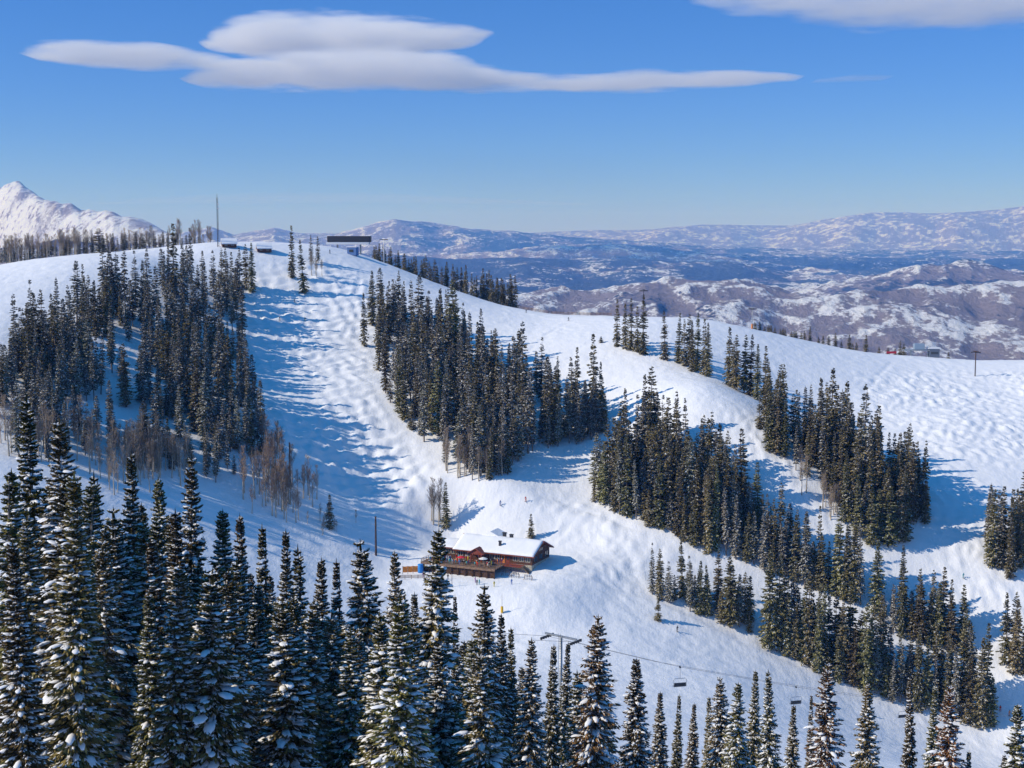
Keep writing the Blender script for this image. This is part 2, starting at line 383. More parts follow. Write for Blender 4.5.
# share of dark conifer forest (1), bare snow (0) and brown scrub between, laid out by where the woods stand
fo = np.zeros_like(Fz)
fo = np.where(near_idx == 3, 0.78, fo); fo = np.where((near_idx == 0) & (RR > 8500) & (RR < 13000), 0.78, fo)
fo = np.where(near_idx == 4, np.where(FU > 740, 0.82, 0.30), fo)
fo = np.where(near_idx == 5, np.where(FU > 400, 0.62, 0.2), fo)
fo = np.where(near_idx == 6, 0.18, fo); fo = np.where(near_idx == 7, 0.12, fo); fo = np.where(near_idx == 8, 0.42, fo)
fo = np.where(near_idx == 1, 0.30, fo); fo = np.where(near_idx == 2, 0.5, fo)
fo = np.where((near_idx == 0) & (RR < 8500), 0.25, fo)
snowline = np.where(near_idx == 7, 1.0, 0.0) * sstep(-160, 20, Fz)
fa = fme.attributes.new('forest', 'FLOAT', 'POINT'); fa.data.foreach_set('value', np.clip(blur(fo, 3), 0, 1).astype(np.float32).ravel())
fv = fme.attributes.new('vein', 'FLOAT', 'POINT'); fv.data.foreach_set('value', np.clip(ero * 1.6 + ero2 * 2.2, -1.2, 1.2).astype(np.float32).ravel())
fb = fme.attributes.new('bare', 'FLOAT', 'POINT'); fb.data.foreach_set('value', snowline.astype(np.float32).ravel())

m = bpy.data.materials.new('hill_cover'); m.use_nodes = True; nt = m.node_tree; b = nt.nodes['Principled BSDF']
b.inputs['Roughness'].default_value = .85; b.inputs['Specular IOR Level'].default_value = .1
N = nt.nodes.new; L = nt.links.new
tc = N('ShaderNodeTexCoord'); geo = N('ShaderNodeNewGeometry')
def noise(scale, detail=8, rough=.6, stretch=(1, 1, 1)):
    mp = N('ShaderNodeMapping'); mp.inputs['Scale'].default_value = stretch
    n = N('ShaderNodeTexNoise'); n.inputs['Scale'].default_value = scale; n.inputs['Detail'].default_value = detail; n.inputs['Roughness'].default_value = rough
    L(tc.outputs['Object'], mp.inputs['Vector']); L(mp.outputs[0], n.inputs['Vector']); return n.outputs['Fac']
def math_(op, a, bb, clamp=False):
    n = N('ShaderNodeMath'); n.operation = op; n.use_clamp = clamp
    for i, s in enumerate((a, bb)):
        if isinstance(s, (int, float)): n.inputs[i].default_value = s
        else: L(s, n.inputs[i])
    return n.outputs[0]
def mix(f, a, bb):
    n = N('ShaderNodeMixRGB'); L(f, n.inputs[0]) if not isinstance(f, float) else None
    for i, s in ((1, a), (2, bb)):
        if isinstance(s, tuple): n.inputs[i].default_value = (*s, 1)
        else: L(s, n.inputs[i])
    return n.outputs[0]
def step(x, a, bb):
    n = N('ShaderNodeMapRange'); n.interpolation_type = 'SMOOTHSTEP'; n.inputs['From Min'].default_value = a; n.inputs['From Max'].default_value = bb
    L(x, n.inputs['Value']); return n.outputs['Result']
atf = N('ShaderNodeAttribute'); atf.attribute_name = 'forest'; atb = N('ShaderNodeAttribute'); atb.attribute_name = 'bare'; atv = N('ShaderNodeAttribute'); atv.attribute_name = 'vein'
sx = N('ShaderNodeSeparateXYZ'); L(geo.outputs['Normal'], sx.inputs[0])
n1 = noise(0.0016, 8, .6, (1, .6, 1)); n2 = noise(0.013, 10, .7, (1, .45, 1)); n3 = noise(0.04, 6, .65, (1, .5, 1))
# scrub is denser on slopes facing right and thinner along the ridge veins
asp = math_('ADD', math_('MULTIPLY', sx.outputs['X'], .5), math_('MULTIPLY', atv.outputs['Fac'], -.75))
sc = math_('ADD', math_('ADD', math_('MULTIPLY', n1, 1.0), math_('ADD', math_('MULTIPLY', n2, 3.0), math_('MULTIPLY', n3, 3.6))), asp)
scr = step(sc, 3.34, 4.02)
snow_c = (0.82, 0.83, 0.87); scrub_c = mix(n2, (0.09, 0.06, 0.07), (0.25, 0.185, 0.19))
c1 = mix(math_('MULTIPLY', scr, .86), snow_c, scrub_c)
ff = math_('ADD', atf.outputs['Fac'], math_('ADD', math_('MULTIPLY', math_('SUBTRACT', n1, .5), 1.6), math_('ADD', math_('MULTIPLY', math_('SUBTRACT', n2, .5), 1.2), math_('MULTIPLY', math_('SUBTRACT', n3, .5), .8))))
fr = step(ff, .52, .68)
c2 = mix(math_('MULTIPLY', fr, .93), c1, (0.035, 0.06, 0.105))  # blue in the forest colour stands in for part of the distance haze
c3 = mix(math_('MULTIPLY', atb.outputs['Fac'], math_('MULTIPLY', step(n1, .3, .5), step(n2, .60, .50))), c2, snow_c)
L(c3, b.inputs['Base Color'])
bp = N('ShaderNodeBump'); bp.inputs['Distance'].default_value = 80; bp.inputs['Strength'].default_value = .8; L(n2, bp.inputs['Height']); L(bp.outputs[0], b.inputs['Normal'])
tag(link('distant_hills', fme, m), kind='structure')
# haze: one box of thin even air round everything on the ground
def box_mesh(name, lo, hi):
    V = [(x, y, z) for x in (lo[0], hi[0]) for y in (lo[1], hi[1]) for z in (lo[2], hi[2])]
    F = [(0, 1, 3, 2), (4, 6, 7, 5), (0, 4, 5, 1), (2, 3, 7, 6), (0, 2, 6, 4), (1, 5, 7, 3)]
    return np_mesh(name, V, F)
if HAZE:
    mz = bpy.data.materials.new('haze_air'); mz.use_nodes = True; nt = mz.node_tree
    for n in list(nt.nodes):
        if n.type == 'BSDF_PRINCIPLED': nt.nodes.remove(n)
    pv = nt.nodes.new('ShaderNodeVolumePrincipled'); pv.inputs['Color'].default_value = (*HAZE_COL, 1); pv.inputs['Density'].default_value = HAZE; pv.inputs['Absorption Color'].default_value = (1, 1, 1, 1); pv.inputs['Anisotropy'].default_value = 0.0
    nt.links.new(pv.outputs[0], nt.nodes['Material Output'].inputs['Volume'])
    hz = link('haze', box_mesh('haze', (-40000, -2000, Fz.min() - 10), (40000, 62000, max(Fz.max(), 60) + 60)), mz)
    tag(hz, kind='stuff')
    print('fz', Fz.min(), Fz.max())
# ------------------------------------------------------------------ tree materials
def foliage(name, dark, light, snowdust=0.0):
    m = bpy.data.materials.new(name); m.use_nodes = True; nt = m.node_tree; b = nt.nodes['Principled BSDF']
    b.inputs['Roughness'].default_value = .8; b.inputs['Specular IOR Level'].default_value = .12
    geo = nt.nodes.new('ShaderNodeNewGeometry'); oi = nt.nodes.new('ShaderNodeObjectInfo')
    r = nt.nodes.new('ShaderNodeValToRGB'); e = r.color_ramp.elements
    e[0].color = (*dark, 1); e[1].color = (*light, 1); e[0].position = .1; e[1].position = .95
    if snowdust:
        x = e.new(1 - snowdust); x.color = (*light, 1); e[-1].color = (.62, .64, .68, 1); e[-1].position = min(1, 1 - snowdust + .04)
    nt.links.new(geo.outputs['Random Per Island'], r.inputs['Fac'])
    h = nt.nodes.new('ShaderNodeHueSaturation'); mr = nt.nodes.new('ShaderNodeMapRange')
    mr.inputs['To Min'].default_value = .62; mr.inputs['To Max'].default_value = 1.4
    nt.links.new(oi.outputs['Random'], mr.inputs['Value']); nt.links.new(mr.outputs[0], h.inputs['Value'])
    mr2 = nt.nodes.new('ShaderNodeMapRange'); mr2.inputs['To Min'].default_value = .455; mr2.inputs['To Max'].default_value = .515
    ml = nt.nodes.new('ShaderNodeMath'); ml.operation = 'MULTIPLY'; ml.inputs[1].default_value = 7.31
    fr = nt.nodes.new('ShaderNodeMath'); fr.operation = 'FRACT'
    nt.links.new(oi.outputs['Random'], ml.inputs[0]); nt.links.new(ml.outputs[0], fr.inputs[0]); nt.links.new(fr.outputs[0], mr2.inputs['Value']); nt.links.new(mr2.outputs[0], h.inputs['Hue'])
    nt.links.new(r.outputs['Color'], h.inputs['Color']); nt.links.new(h.outputs['Color'], b.inputs['Base Color'])
    return m
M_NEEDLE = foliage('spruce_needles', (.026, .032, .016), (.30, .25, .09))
M_OLIVE = foliage('olive_needles', (.035, .034, .010), (.15, .125, .032))
M_RUST = foliage('rusty_needles', (.035, .031, .014), (.24, .165, .06))
M_ORB = foliage('orange_brown_needles', (.04, .028, .013), (.34, .17, .055))
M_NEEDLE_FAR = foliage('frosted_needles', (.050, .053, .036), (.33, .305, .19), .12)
M_NEEDLE_MID = foliage('spruce_needles_mid', (.042, .048, .024), (.33, .30, .125), .05)  # olive needles with little snow, for the fuller mid-distance trees
M_SNOWP = snow_material('bough_snow', [(3.0, .08, .5, (1, 1, 1))], (.86, .87, .9))
M_BARK = mat('bark', (.13, .095, .07), .9, var=.45, vscale=4, bump=.5, bscale=12)
M_BARKG = mat('grey_bark', (.24, .20, .17), .9, var=.35, vscale=4, bump=.5, bscale=12)
M_ASPEN = mat('aspen_bark', (.44, .38, .30), .85, var=.3, vscale=5)
M_TWIG = mat('aspen_twigs', (.27, .21, .16), .9, var=.3, vscale=2)
M_TWIGR = mat('reddish_twigs', (.27, .19, .14), .9, var=.3, vscale=2)

# ------------------------------------------------------------------ tree meshes
def tube_arrays(paths, radii, k=5):
    """paths list of (n,3), radii list of (n,), joined as quads"""
    Vs, Fs, o = [], [], 0
    for P, rd in zip(paths, radii):
        P = np.asarray(P, float); n = len(P)
        T = np.gradient(P, axis=0); T /= np.linalg.norm(T, axis=1)[:, None] + 1e-9
        ref = np.array([1., 0, 0]) if abs(T[0, 2]) > .7 else np.array([0, 0, 1.])
        A = np.cross(T, ref); A /= np.linalg.norm(A, axis=1)[:, None] + 1e-9; B = np.cross(T, A)
        an = np.arange(k) * 2 * math.pi / k
        V = P[:, None] + (np.cos(an)[None, :, None] * A[:, None] + np.sin(an)[None, :, None] * B[:, None]) * np.asarray(rd)[:, None, None]
        Vs.append(V.reshape(-1, 3))
        for i in range(n - 1):
            for j in range(k):
                a = o + i * k + j; b_ = o + i * k + (j + 1) % k
                Fs.append((a, b_, b_ + k, a + k))
        o += n * k
    return np.concatenate(Vs), np.array(Fs)

def trunk_mesh(name, H, r, rs, bend=.25, k=7):
    t = np.linspace(0, 1, 9)
    P = np.stack([bend * np.sin(t * 2.3 + rs.rand() * 6) * t, bend * np.cos(t * 1.7 + rs.rand() * 6) * t, t * H - .6 * (t == 0)], -1)
    V, F = tube_arrays([P], [r * (1 - t) ** .85 + .02], k)
    return np_mesh(name, V, F, True)

def conifer_crown(seed, H, Rm, NB, NT, t0=.06, pw=.8, tl=.5, tw=.16, droop=.35, gap=.25, flecks=.0, clump=0.0, hang=1.0):
    """needle sprays of one conifer as bent diamond faces, plus the places where snow can lie"""
    rs = np.random.RandomState(seed)
    t = t0 + (1 - t0) * np.sort(1 - (1 - rs.rand(NB)) ** .88)
    t = np.clip(t, t0, .992)
    keep = gnoise(t * 6 + seed, t * 0 + seed * 3.3, seed) > -gap * 2 + rs.rand(NB) * .1 - .12
    t = t[keep]; NB = len(t)
    az = np.arange(NB) * 2.39996 + rs.rand(NB) * 1.2
    u = (1 - t) / (1 - t0)
    side = 1 + .30 * gnoise(np.cos(az) * 1.3 + 7.7 + seed, np.sin(az) * 1.3 + t * 5, seed + 2)
    L_ = Rm * (u ** pw) * (.62 + .5 * rs.rand(NB)) * side * (1 - .45 * np.clip((.12 + t0 - t) / .12, 0, 1)) + .16
    el = .55 * (1 - u) ** 2 + .14 - (.30 + .25 * rs.rand(NB)) * u + rs.randn(NB) * .10
    droop = droop * (.45 + 1.1 * rs.rand(NB))
    z0 = t * H
    dirx, diry = np.cos(az), np.sin(az)
    s = np.clip((np.arange(NT)[None] + rs.rand(NB, NT)) / NT, .08, 1)
    Ls = L_[:, None] * s
    bz = np.tan(el)[:, None] * Ls - droop[:, None] * L_[:, None] * (s ** 1.6 - .55 * s ** 3.2)
    sg = np.where((np.arange(NT)[None] + rs.randint(0, 2, (NB, 1))) % 2 == 0, 1, -1)
    lat = sg * rs.rand(NB, NT) * .12 * L_[:, None]
    P = np.stack([dirx[:, None] * Ls - diry[:, None] * lat, diry[:, None] * Ls + dirx[:, None] * lat, z0[:, None] + bz], -1)
    an = az[:, None] + sg * (.35 + .75 * rs.rand(NB, NT)) * (1.15 - .7 * s)
    ee = el[:, None] - .15 - .5 * rs.rand(NB, NT) * hang
    tll = tl * (.55 + .7 * rs.rand(NB, NT)) * (1.15 - .45 * s) * np.clip(L_[:, None] / (Rm * .5), .45, 1.15)
    D = np.stack([np.cos(an) * np.cos(ee), np.sin(an) * np.cos(ee), np.sin(ee)], -1)
    Wv = np.stack([-np.sin(an), np.cos(an), 0 * an], -1); Up = np.cross(D, Wv)
    ro = (rs.rand(NB, NT) - .5) * 2.2
    W = Wv * np.cos(ro)[..., None] + Up * np.sin(ro)[..., None]
    wd = (tw * (.7 + .6 * rs.rand(NB, NT)))[..., None]
    l = tll[..., None]
    q0 = P - D * l * .12; q1 = P + D * l * .5 + W * wd; q2 = P + D * l; q3 = P + D * l * .5 - W * wd
    q1[..., 2] -= .25 * wd[..., 0]; q3[..., 2] -= .25 * wd[..., 0]
    V = np.stack([q0, q1, q2, q3], 2).reshape(-1, 3); F = np.arange(len(V)).reshape(-1, 4)
    mi = np.zeros(len(F), int)
    # leader
    ld_ = np.array([[(-.05, 0, H * .965), (.10, 0, H * .975), (0, 0, H + .35), (-.10, 0, H * .975)], [(0, -.05, H * .965), (0, .10, H * .975), (0, 0, H + .3), (0, -.10, H * .975)]]).reshape(-1, 3)
    F = np.concatenate([F, len(V) + np.arange(8).reshape(2, 4)]); V = np.concatenate([V, ld_]); mi = np.concatenate([mi, [0, 0]])
    if flecks:
        pk = rs.rand(NB, NT) < flecks * (.4 + 1.2 * rs.rand(NB, 1))
        Pp = P[pk]; Dp = D[pk].copy(); Dp[:, 2] *= .8; lp = l[pk] * .8; Wp = Wv[pk] * .85 + Up[pk] * (rs.rand(pk.sum(), 1) - .5); wp = wd[pk] * .8
        c = Pp + Dp * lp * .45 + np.array([0, 0, .07])
        a = lp * .42
        qs = np.stack([c - Dp * a, c + Wp * wp - [0, 0, .05], c + Dp * a, c - Wp * wp - [0, 0, .05]], 1).reshape(-1, 3)
        F = np.concatenate([F, len(V) + np.arange(len(qs)).reshape(-1, 4)]); V = np.concatenate([V, qs]); mi = np.concatenate([mi, np.ones(len(qs) // 4, int)])
    info = dict(az=az, L=L_, el=el, z0=z0, droop=droop)
    return V, F, mi, info

def snow_pads(seed, info, n, big=1.0):
    """lumps of snow lying along the boughs"""
    rs = np.random.RandomState(seed + 500)
    az, L_, el, z0, dr = (info[k] for k in ('az', 'L', 'el', 'z0', 'droop'))
    nb = len(az); Vs, Fs = [], []; K = 7; o = 0
    for i in range(n):
        b = rs.randint(nb)
        if L_[b] < .25 or z0[b] > .9 * z0.max(): continue
        s = .35 + .6 * rs.rand(); ls = L_[b] * s
        z = z0[b] + math.tan(el[b]) * ls - dr[b] * L_[b] * (s ** 1.6 - .55 * s ** 3.2)
        lat = (rs.rand() - .5) * .5 * L_[b] * (1.1 - s)
        c, sn = math.cos(az[b]), math.sin(az[b])
        ctr = np.array([c * ls - sn * lat, sn * ls + c * lat, z + .05])
        size = big * (.07 + .155 * rs.rand() ** 2.0) * min(1.2, .5 + L_[b] / 2.2)
        a, bb, h = size * (1.3 + 1.2 * rs.rand()), size * (.7 + .5 * rs.rand()), size * (.35 + .3 * rs.rand())
        an = np.arange(K) * 2 * math.pi / K + rs.rand()
        ax = np.array([c, sn, math.tan(el[b]) - dr[b] * .6]); ax /= np.linalg.norm(ax); ay = np.array([-sn, c, 0.])
        rings = []
        for rr_, hh in ((1.0, -.25), (.95, .25), (.55, .8)):
            j = 1 + .28 * (rs.rand(K) - .5)
            rings.append(ctr + (np.cos(an) * a * rr_ * j)[:, None] * ax + (np.sin(an) * bb * rr_ * j)[:, None] * ay + np.array([0, 0, h * hh])
                         - np.array([0, 0, .35]) * ((np.cos(an) * a * rr_).clip(0)[:, None]) * .6)
        V = np.concatenate(rings + [ctr[None] + [0, 0, h], ctr[None] - [0, 0, h * .3]])
        for r_ in range(2):
            for k in range(K):
                k2 = (k + 1) % K
                Fs.append((o + r_ * K + k, o + r_ * K + k2, o + r_ * K + K + k2, o + r_ * K + K + k))
        for k in range(0, K):
            Fs.append((o + 2 * K + k, o + 2 * K + (k + 1) % K, o + 3 * K, o + 3 * K))
        Vs.append(V); o += len(V)
    F = np.array(Fs)
    return np.concatenate(Vs), F

def mixed_mesh(name, V, F, smooth):
    me = bpy.data.meshes.new(name)
    me.from_pydata([tuple(p) for p in V], [], [tuple(f) if f[2] != f[3] else tuple(f[:3]) for f in F.tolist()])
    me.polygons.foreach_set('use_smooth', [smooth] * len(me.polygons)); me.update()
    return me

# near prototypes: H 24 m
NEAR_H = 24.0
def near_proto(seed, Rm, NB, pw, t0, npads, bark, bigs=1.0):
    rs = np.random.RandomState(seed)
    V, F, mi, info = conifer_crown(seed, NEAR_H, Rm, NB, 34, t0, pw, .5, .08, .42, .8, .30, 0, 1.7)
    cm = np_mesh('crown', V, F, False, mi)
    sv, sf = snow_pads(seed, info, int(npads * 1.35), bigs)
    sm = mixed_mesh('snow_load', sv, sf, True)
    tm = trunk_mesh('trunk', NEAR_H * .99, .30, rs)
    cm.materials.append(M_NEEDLE); cm.materials.append(M_SNOWP); sm.materials.append(M_SNOWP); tm.materials.append(bark)
    return tm, cm, sm
NEAR = [near_proto(31, 2.35, 440, .88, .05, 640, M_BARK), near_proto(32, 2.6, 420, .82, .08, 640, M_BARK, 1.1),
        near_proto(33, 2.0, 430, .95, .04, 520, M_BARK, .9), near_proto(34, 2.3, 420, .80, .10, 720, M_BARKG),
        near_proto(35, 1.6, 390, 1.0, .05, 360, M_BARK, .8), near_proto(36, 2.5, 360, .72, .12, 440, M_BARKG, 1.1)]
FAR_H = 21.0
def far_proto(seed, Rm, NB, NT, pw, t0, fl, bark, gap=.3, tl=.62, tw=.165):
    rs = np.random.RandomState(seed)
    V, F, mi, info = conifer_crown(seed, FAR_H, Rm, NB, NT, t0, pw, tl, tw, .34, gap, fl)
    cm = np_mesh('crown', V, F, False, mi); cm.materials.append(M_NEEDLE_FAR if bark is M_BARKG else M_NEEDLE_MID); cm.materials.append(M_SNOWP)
    tm = trunk_mesh('trunk', FAR_H * .98, .24, rs, k=5); tm.materials.append(bark)
    V2, F2, m2, _ = conifer_crown(seed, FAR_H, Rm, int(NB * .75), 9, t0, pw, tl * 1.4, tw * 1.5, .34, gap, fl)
    return tm, cm, (V2, F2, m2)
FULL = [far_proto(51, 2.7, 190, 23, .82, .04, .05, M_BARK), far_proto(52, 2.4, 190, 22, .88, .05, .07, M_BARK), far_proto(53, 2.9, 180, 24, .74, .06, .03, M_BARK), far_proto(54, 2.2, 180, 22, .84, .04, .06, M_BARK)]
THIN = [far_proto(61, 1.9, 150, 16, .8, .14, .16, M_BARKG, .22), far_proto(62, 1.6, 150, 15, .85, .18, .18, M_BARKG, .2), far_proto(63, 2.1, 150, 17, .7, .22, .14, M_BARKG, .2), far_proto(64, 2.2, 160, 17, .8, .10, .18, M_BARKG, .25)]

# ------------------------------------------------------------------ where the conifers stand
TREES = []     # dict(p, h, w, kind, idx, label, group, name, mat)
rnd = random.Random(5)
def rad(m): return rnd.random() * m
def add(p, h, w, kind, idx, label, group=None, name='spruce_tree', m=None):
    TREES.append(dict(p=np.array(p), h=h, w=w, kind=kind, idx=idx, label=label, group=group, name=name, m=m))

def spaced(p, dmin, pts):
    return all((p[0] - q[0]) ** 2 + (p[1] - q[1]) ** 2 > dmin * dmin for q in pts)

def stand(poly, n, hmean, hsd, thin, label, group, dmin=3.0, holes=(), wmul=1.0):
    us, vs = [p[0] for p in poly], [p[1] for p in poly]; pts = []; tries = 0
    while len(pts) < n and tries < n * 30:
        tries += 1
        u, v = rnd.uniform(min(us), max(us)), rnd.uniform(min(vs), max(vs))
        if not inpoly(np.array([u]), np.array([v]), poly)[0]: continue
        if any(inpoly(np.array([u]), np.array([v]), h)[0] and rnd.random() < .6 for h in holes): continue
        p = hit(u, v)
        if p is None or not spaced(p, dmin, pts): continue
        pts.append(p)
        h = max(6, rnd.gauss(hmean, hsd * 1.25))
        h *= 1 + .3 * float(gnoise(np.array([p[0] / 22]), np.array([p[1] / 22]), 8)[0])
        if rnd.random() < .15: h *= .6
        k = 'thin' if rnd.random() < thin else 'full'
        add(p, h, rnd.uniform(.7, 1.3) * wmul, k, rnd.randrange(4), label, group)
    return pts

stand([(0,395),(30,350),(75,322),(110,310),(150,292),(200,284),(238,298),(245,320),(243,370),(262,430),(268,455),(215,462),(165,430),(150,410),(100,412),(40,408),(0,420)], 270, 19, 3.6, .72,
      'slender snow-flecked spruce in the wide stand left of the mogul run', 'spruces in the stand left of the mogul run', 2.4,
      holes=([(92,345),(150,345),(160,400),(95,405)], [(0,300),(60,300),(50,350),(0,360)], [(150,262),(215,262),(212,285),(150,292)]))
stand([(-8,350),(40,345),(70,400),(60,425),(-8,430)], 34, 18, 3, .8, 'slender snow-flecked spruce in the wide stand left of the mogul run', 'spruces in the stand left of the mogul run', 3)
stand([(-5,428),(60,424),(165,434),(235,468),(238,498),(185,480),(120,460),(60,466),(-5,456)], 52, 14, 3, .85, 'slender spruce among bare aspens in the gap behind the foreground forest at left', 'spruces in the aspen gap at left', 3)
for (u, v, t) in ((232,296,252),(226,292,246),(240,299,247),(246,290,244),(252,293,243),(222,285,248)):
    p = hit(u, v); add(p, (v - t) / FOC * p[1], 1.0, 'full', rnd.randrange(4), 'dark spruce in the tight clump at the top left corner of the mogul run', 'spruces at the top left corner of the mogul run')
LONE = [(292,278,226,'full',.9,'tallest spruce of the little cluster standing alone high on the mogul run'),
        (304,294,240,'full',.95,'lower front spruce of the cluster high on the mogul run'),
        (311,264,235,'thin',.9,'spruce with a bare lower trunk behind the cluster high on the mogul run'),
        (318,263,236,'thin',1.0,'right-hand spruce with a bare lower trunk behind the cluster high on the mogul run'),
        (364,346,292,'full',.8,'narrow lone spruce at the right edge of the mogul run'),
        (446,528,480,'full',1.1,'single dark spruce beside pale bare aspens uphill of the lodge'),
        (531,541,514,'full',1.1,'small spruce standing alone just behind the lodge roof'),
        (330,529,493,'full',1.1,'small dark spruce below the foot of the mogul run, left of the pole'),
        (658,622,597,'full',1.0,'small bushy spruce at the downhill corner of the clump right of the lodge'),
        (601,343,336,'full',1.2,'tiny young spruce alone on the groomed saddle')]
for (u, v, t, k, wm, lab) in LONE:
    p = hit(u, v); add(p, (v - t) / FOC * p[1], wm, k, rnd.randrange(4), lab)
stand([(372,318),(385,310),(400,318),(440,334),(480,356),(520,382),(560,402),(605,418),(612,432),(590,442),(550,450),(520,468),(500,482),(485,488),(455,475),(430,455),(405,430),(385,395),(372,350)], 270, 20, 3.6, .68,
      'tall spruce packed into the big stand on the spur right of the mogul run', 'spruces in the big stand on the central spur', 2.2)
for (u, v, t) in ((617,347,299),(625,349,303),(631,351,298),(643,355,294),(637,352,306)):
    p = hit(u, v); add(p, (v - t) / FOC * p[1], .95, 'full', rnd.randrange(4), 'tall spruce in the left one of two tight clumps on the saddle', 'spruces in the left clump on the saddle')
for (u, v, t) in ((665,360,310),(678,363,312),(689,366,313),(697,371,312),(704,375,318),(708,377,322),(692,372,320),(684,366,318)):
    p = hit(u, v); add(p, (v - t) / FOC * p[1], .95, 'full', rnd.randrange(4), 'tall dark spruce in the right one of two tight clumps on the saddle', 'spruces in the right clump on the saddle')
for (u, v, t) in ((729,386,326),(736,390,333),(744,393,333),(750,396,334),(757,400,343),(765,403,345),(733,388,340)):
    p = hit(u, v); add(p, (v - t) / FOC * p[1], 1.0, 'full', rnd.randrange(4), 'tall dark spruce at the upper tip of the stand bordering the right-hand piste', 'spruces at the upper tip of the right-hand stand')
stand([(768,412),(780,420),(800,432),(830,432),(845,456),(892,472),(908,480),(928,512),(925,527),(905,525),(905,552),(870,545),(850,530),(820,492),(790,472),(770,457),(757,430)], 125, 20.5, 3.2, .25,
      'dark spruce in the long stand between the two pistes on the right', 'spruces in the long right-hand stand', 2.3, wmul=1.05)
stand([(588,502),(600,488),(640,456),(655,452),(690,474),(718,484),(740,512),(760,530),(790,548),(815,570),(850,596),(866,608),(862,614),(840,602),(800,587),(770,577),(740,562),(700,552),(660,532),(620,517)], 215, 20.5, 3.4, .38,
      'dark spruce in the dense stand uphill and to the right of the lodge', 'spruces in the dense stand right of the lodge', 2.3, wmul=1.02)
stand([(648,597),(665,602),(700,617),(735,632),(750,634),(750,620),(700,604),(655,590)], 40, 19.5, 3, .3,
      'spruce in the small clump beside the cat track right of the lodge', 'spruces in the small clump beside the cat track', 2.6)
stand([(765,648),(790,642),(830,660),(880,672),(905,690),(960,708),(996,724),(985,729),(930,717),(860,692),(800,667)], 130, 20.5, 3.4, .3,
      'spruce in the lower belt of trees along the bottom of the right-hand pistes', 'spruces in the lower belt at right', 2.2)
stand([(876,610),(900,620),(930,632),(962,645),(966,657),(940,652),(900,640),(876,627)], 32, 19, 3, .3,
      'spruce in the narrow row below the right-hand piste', 'spruces in the narrow row at right', 2.4)
stand([(980,556),(1000,575),(1010,582),(1026,566),(1026,540),(990,535)], 24, 20.5, 3, .3, 'spruce in the clump cut by the right edge of the photo, above the lower one', 'spruces in the upper clump at the right edge', 2.6)
stand([(1000,668),(1012,676),(1026,684),(1030,668),(1010,660)], 10, 20, 3, .2, 'spruce in the lower clump cut by the right edge of the photo', 'spruces in the lower clump at the right edge', 2.4)
# behind the crests: rows whose feet the crest hides
def crest_row(spec, n, yoff, h0, h1, label, group, kind='full', wm=1.0):
    for i in range(n):
        f = (i + rnd.random()) / n
        u = np.interp(f, [s[0] for s in spec], [s[1] for s in spec]); vt = np.interp(f, [s[0] for s in spec], [s[2] for s in spec])
        d = at(u, 300, 1.0); ys = np.arange(500, 880, 2.0); gz = ground_z(d[0] * ys, ys)
        yc = ys[np.argmax(gz / ys)]
        y = yc + rnd.uniform(*yoff); x = d[0] * y; z = ground_z(x, y)[0]
        vt += rnd.uniform(0, 9) if rnd.random() < .7 else rnd.uniform(8, 14)
        h = at(u, vt, y)[2] - z
        h = min(max(h, h0), h1)
        add((x, y, z), h, rnd.uniform(.9, 1.15) * wm, kind, rnd.randrange(4), label, group)
crest_row([(0,372,241),(.1,385,243),(.4,430,256),(.7,480,266),(1,515,272)], 52, (4, 30), 8, 24, 'dark spruce in the row behind the crest right of the summit lift', 'spruces along the crest right of the summit')
crest_row([(0,752,318),(.5,800,324),(1,868,334)], 26, (5, 18), 4, 26, 'small spruce peeping over the crest of the saddle at right', 'spruces behind the right-hand crest')
crest_row([(0,880,341),(1,908,338)], 5, (5, 14), 4, 22, 'small spruce by the upper terminal of the right-hand lift', 'spruces by the right-hand lift terminal')
crest_row([(0,948,347),(1,952,347)], 1, (4, 8), 4, 14, 'short spruce alone on the crest right of the lift terminal', None)
crest_row([(0,0,248),(.25,50,240),(.5,105,232),(.75,150,229),(1,205,240)], 58, (4, 30), 8, 22, 'thin spruce among bare aspens on the left skyline', 'spruces on the left skyline', 'thin')
crest_row([(0,100,231),(1,108,231)], 1, (12, 20), 12, 22, 'rounded dark spruce standing above the bare aspens on the left skyline', None, 'full', 1.9)

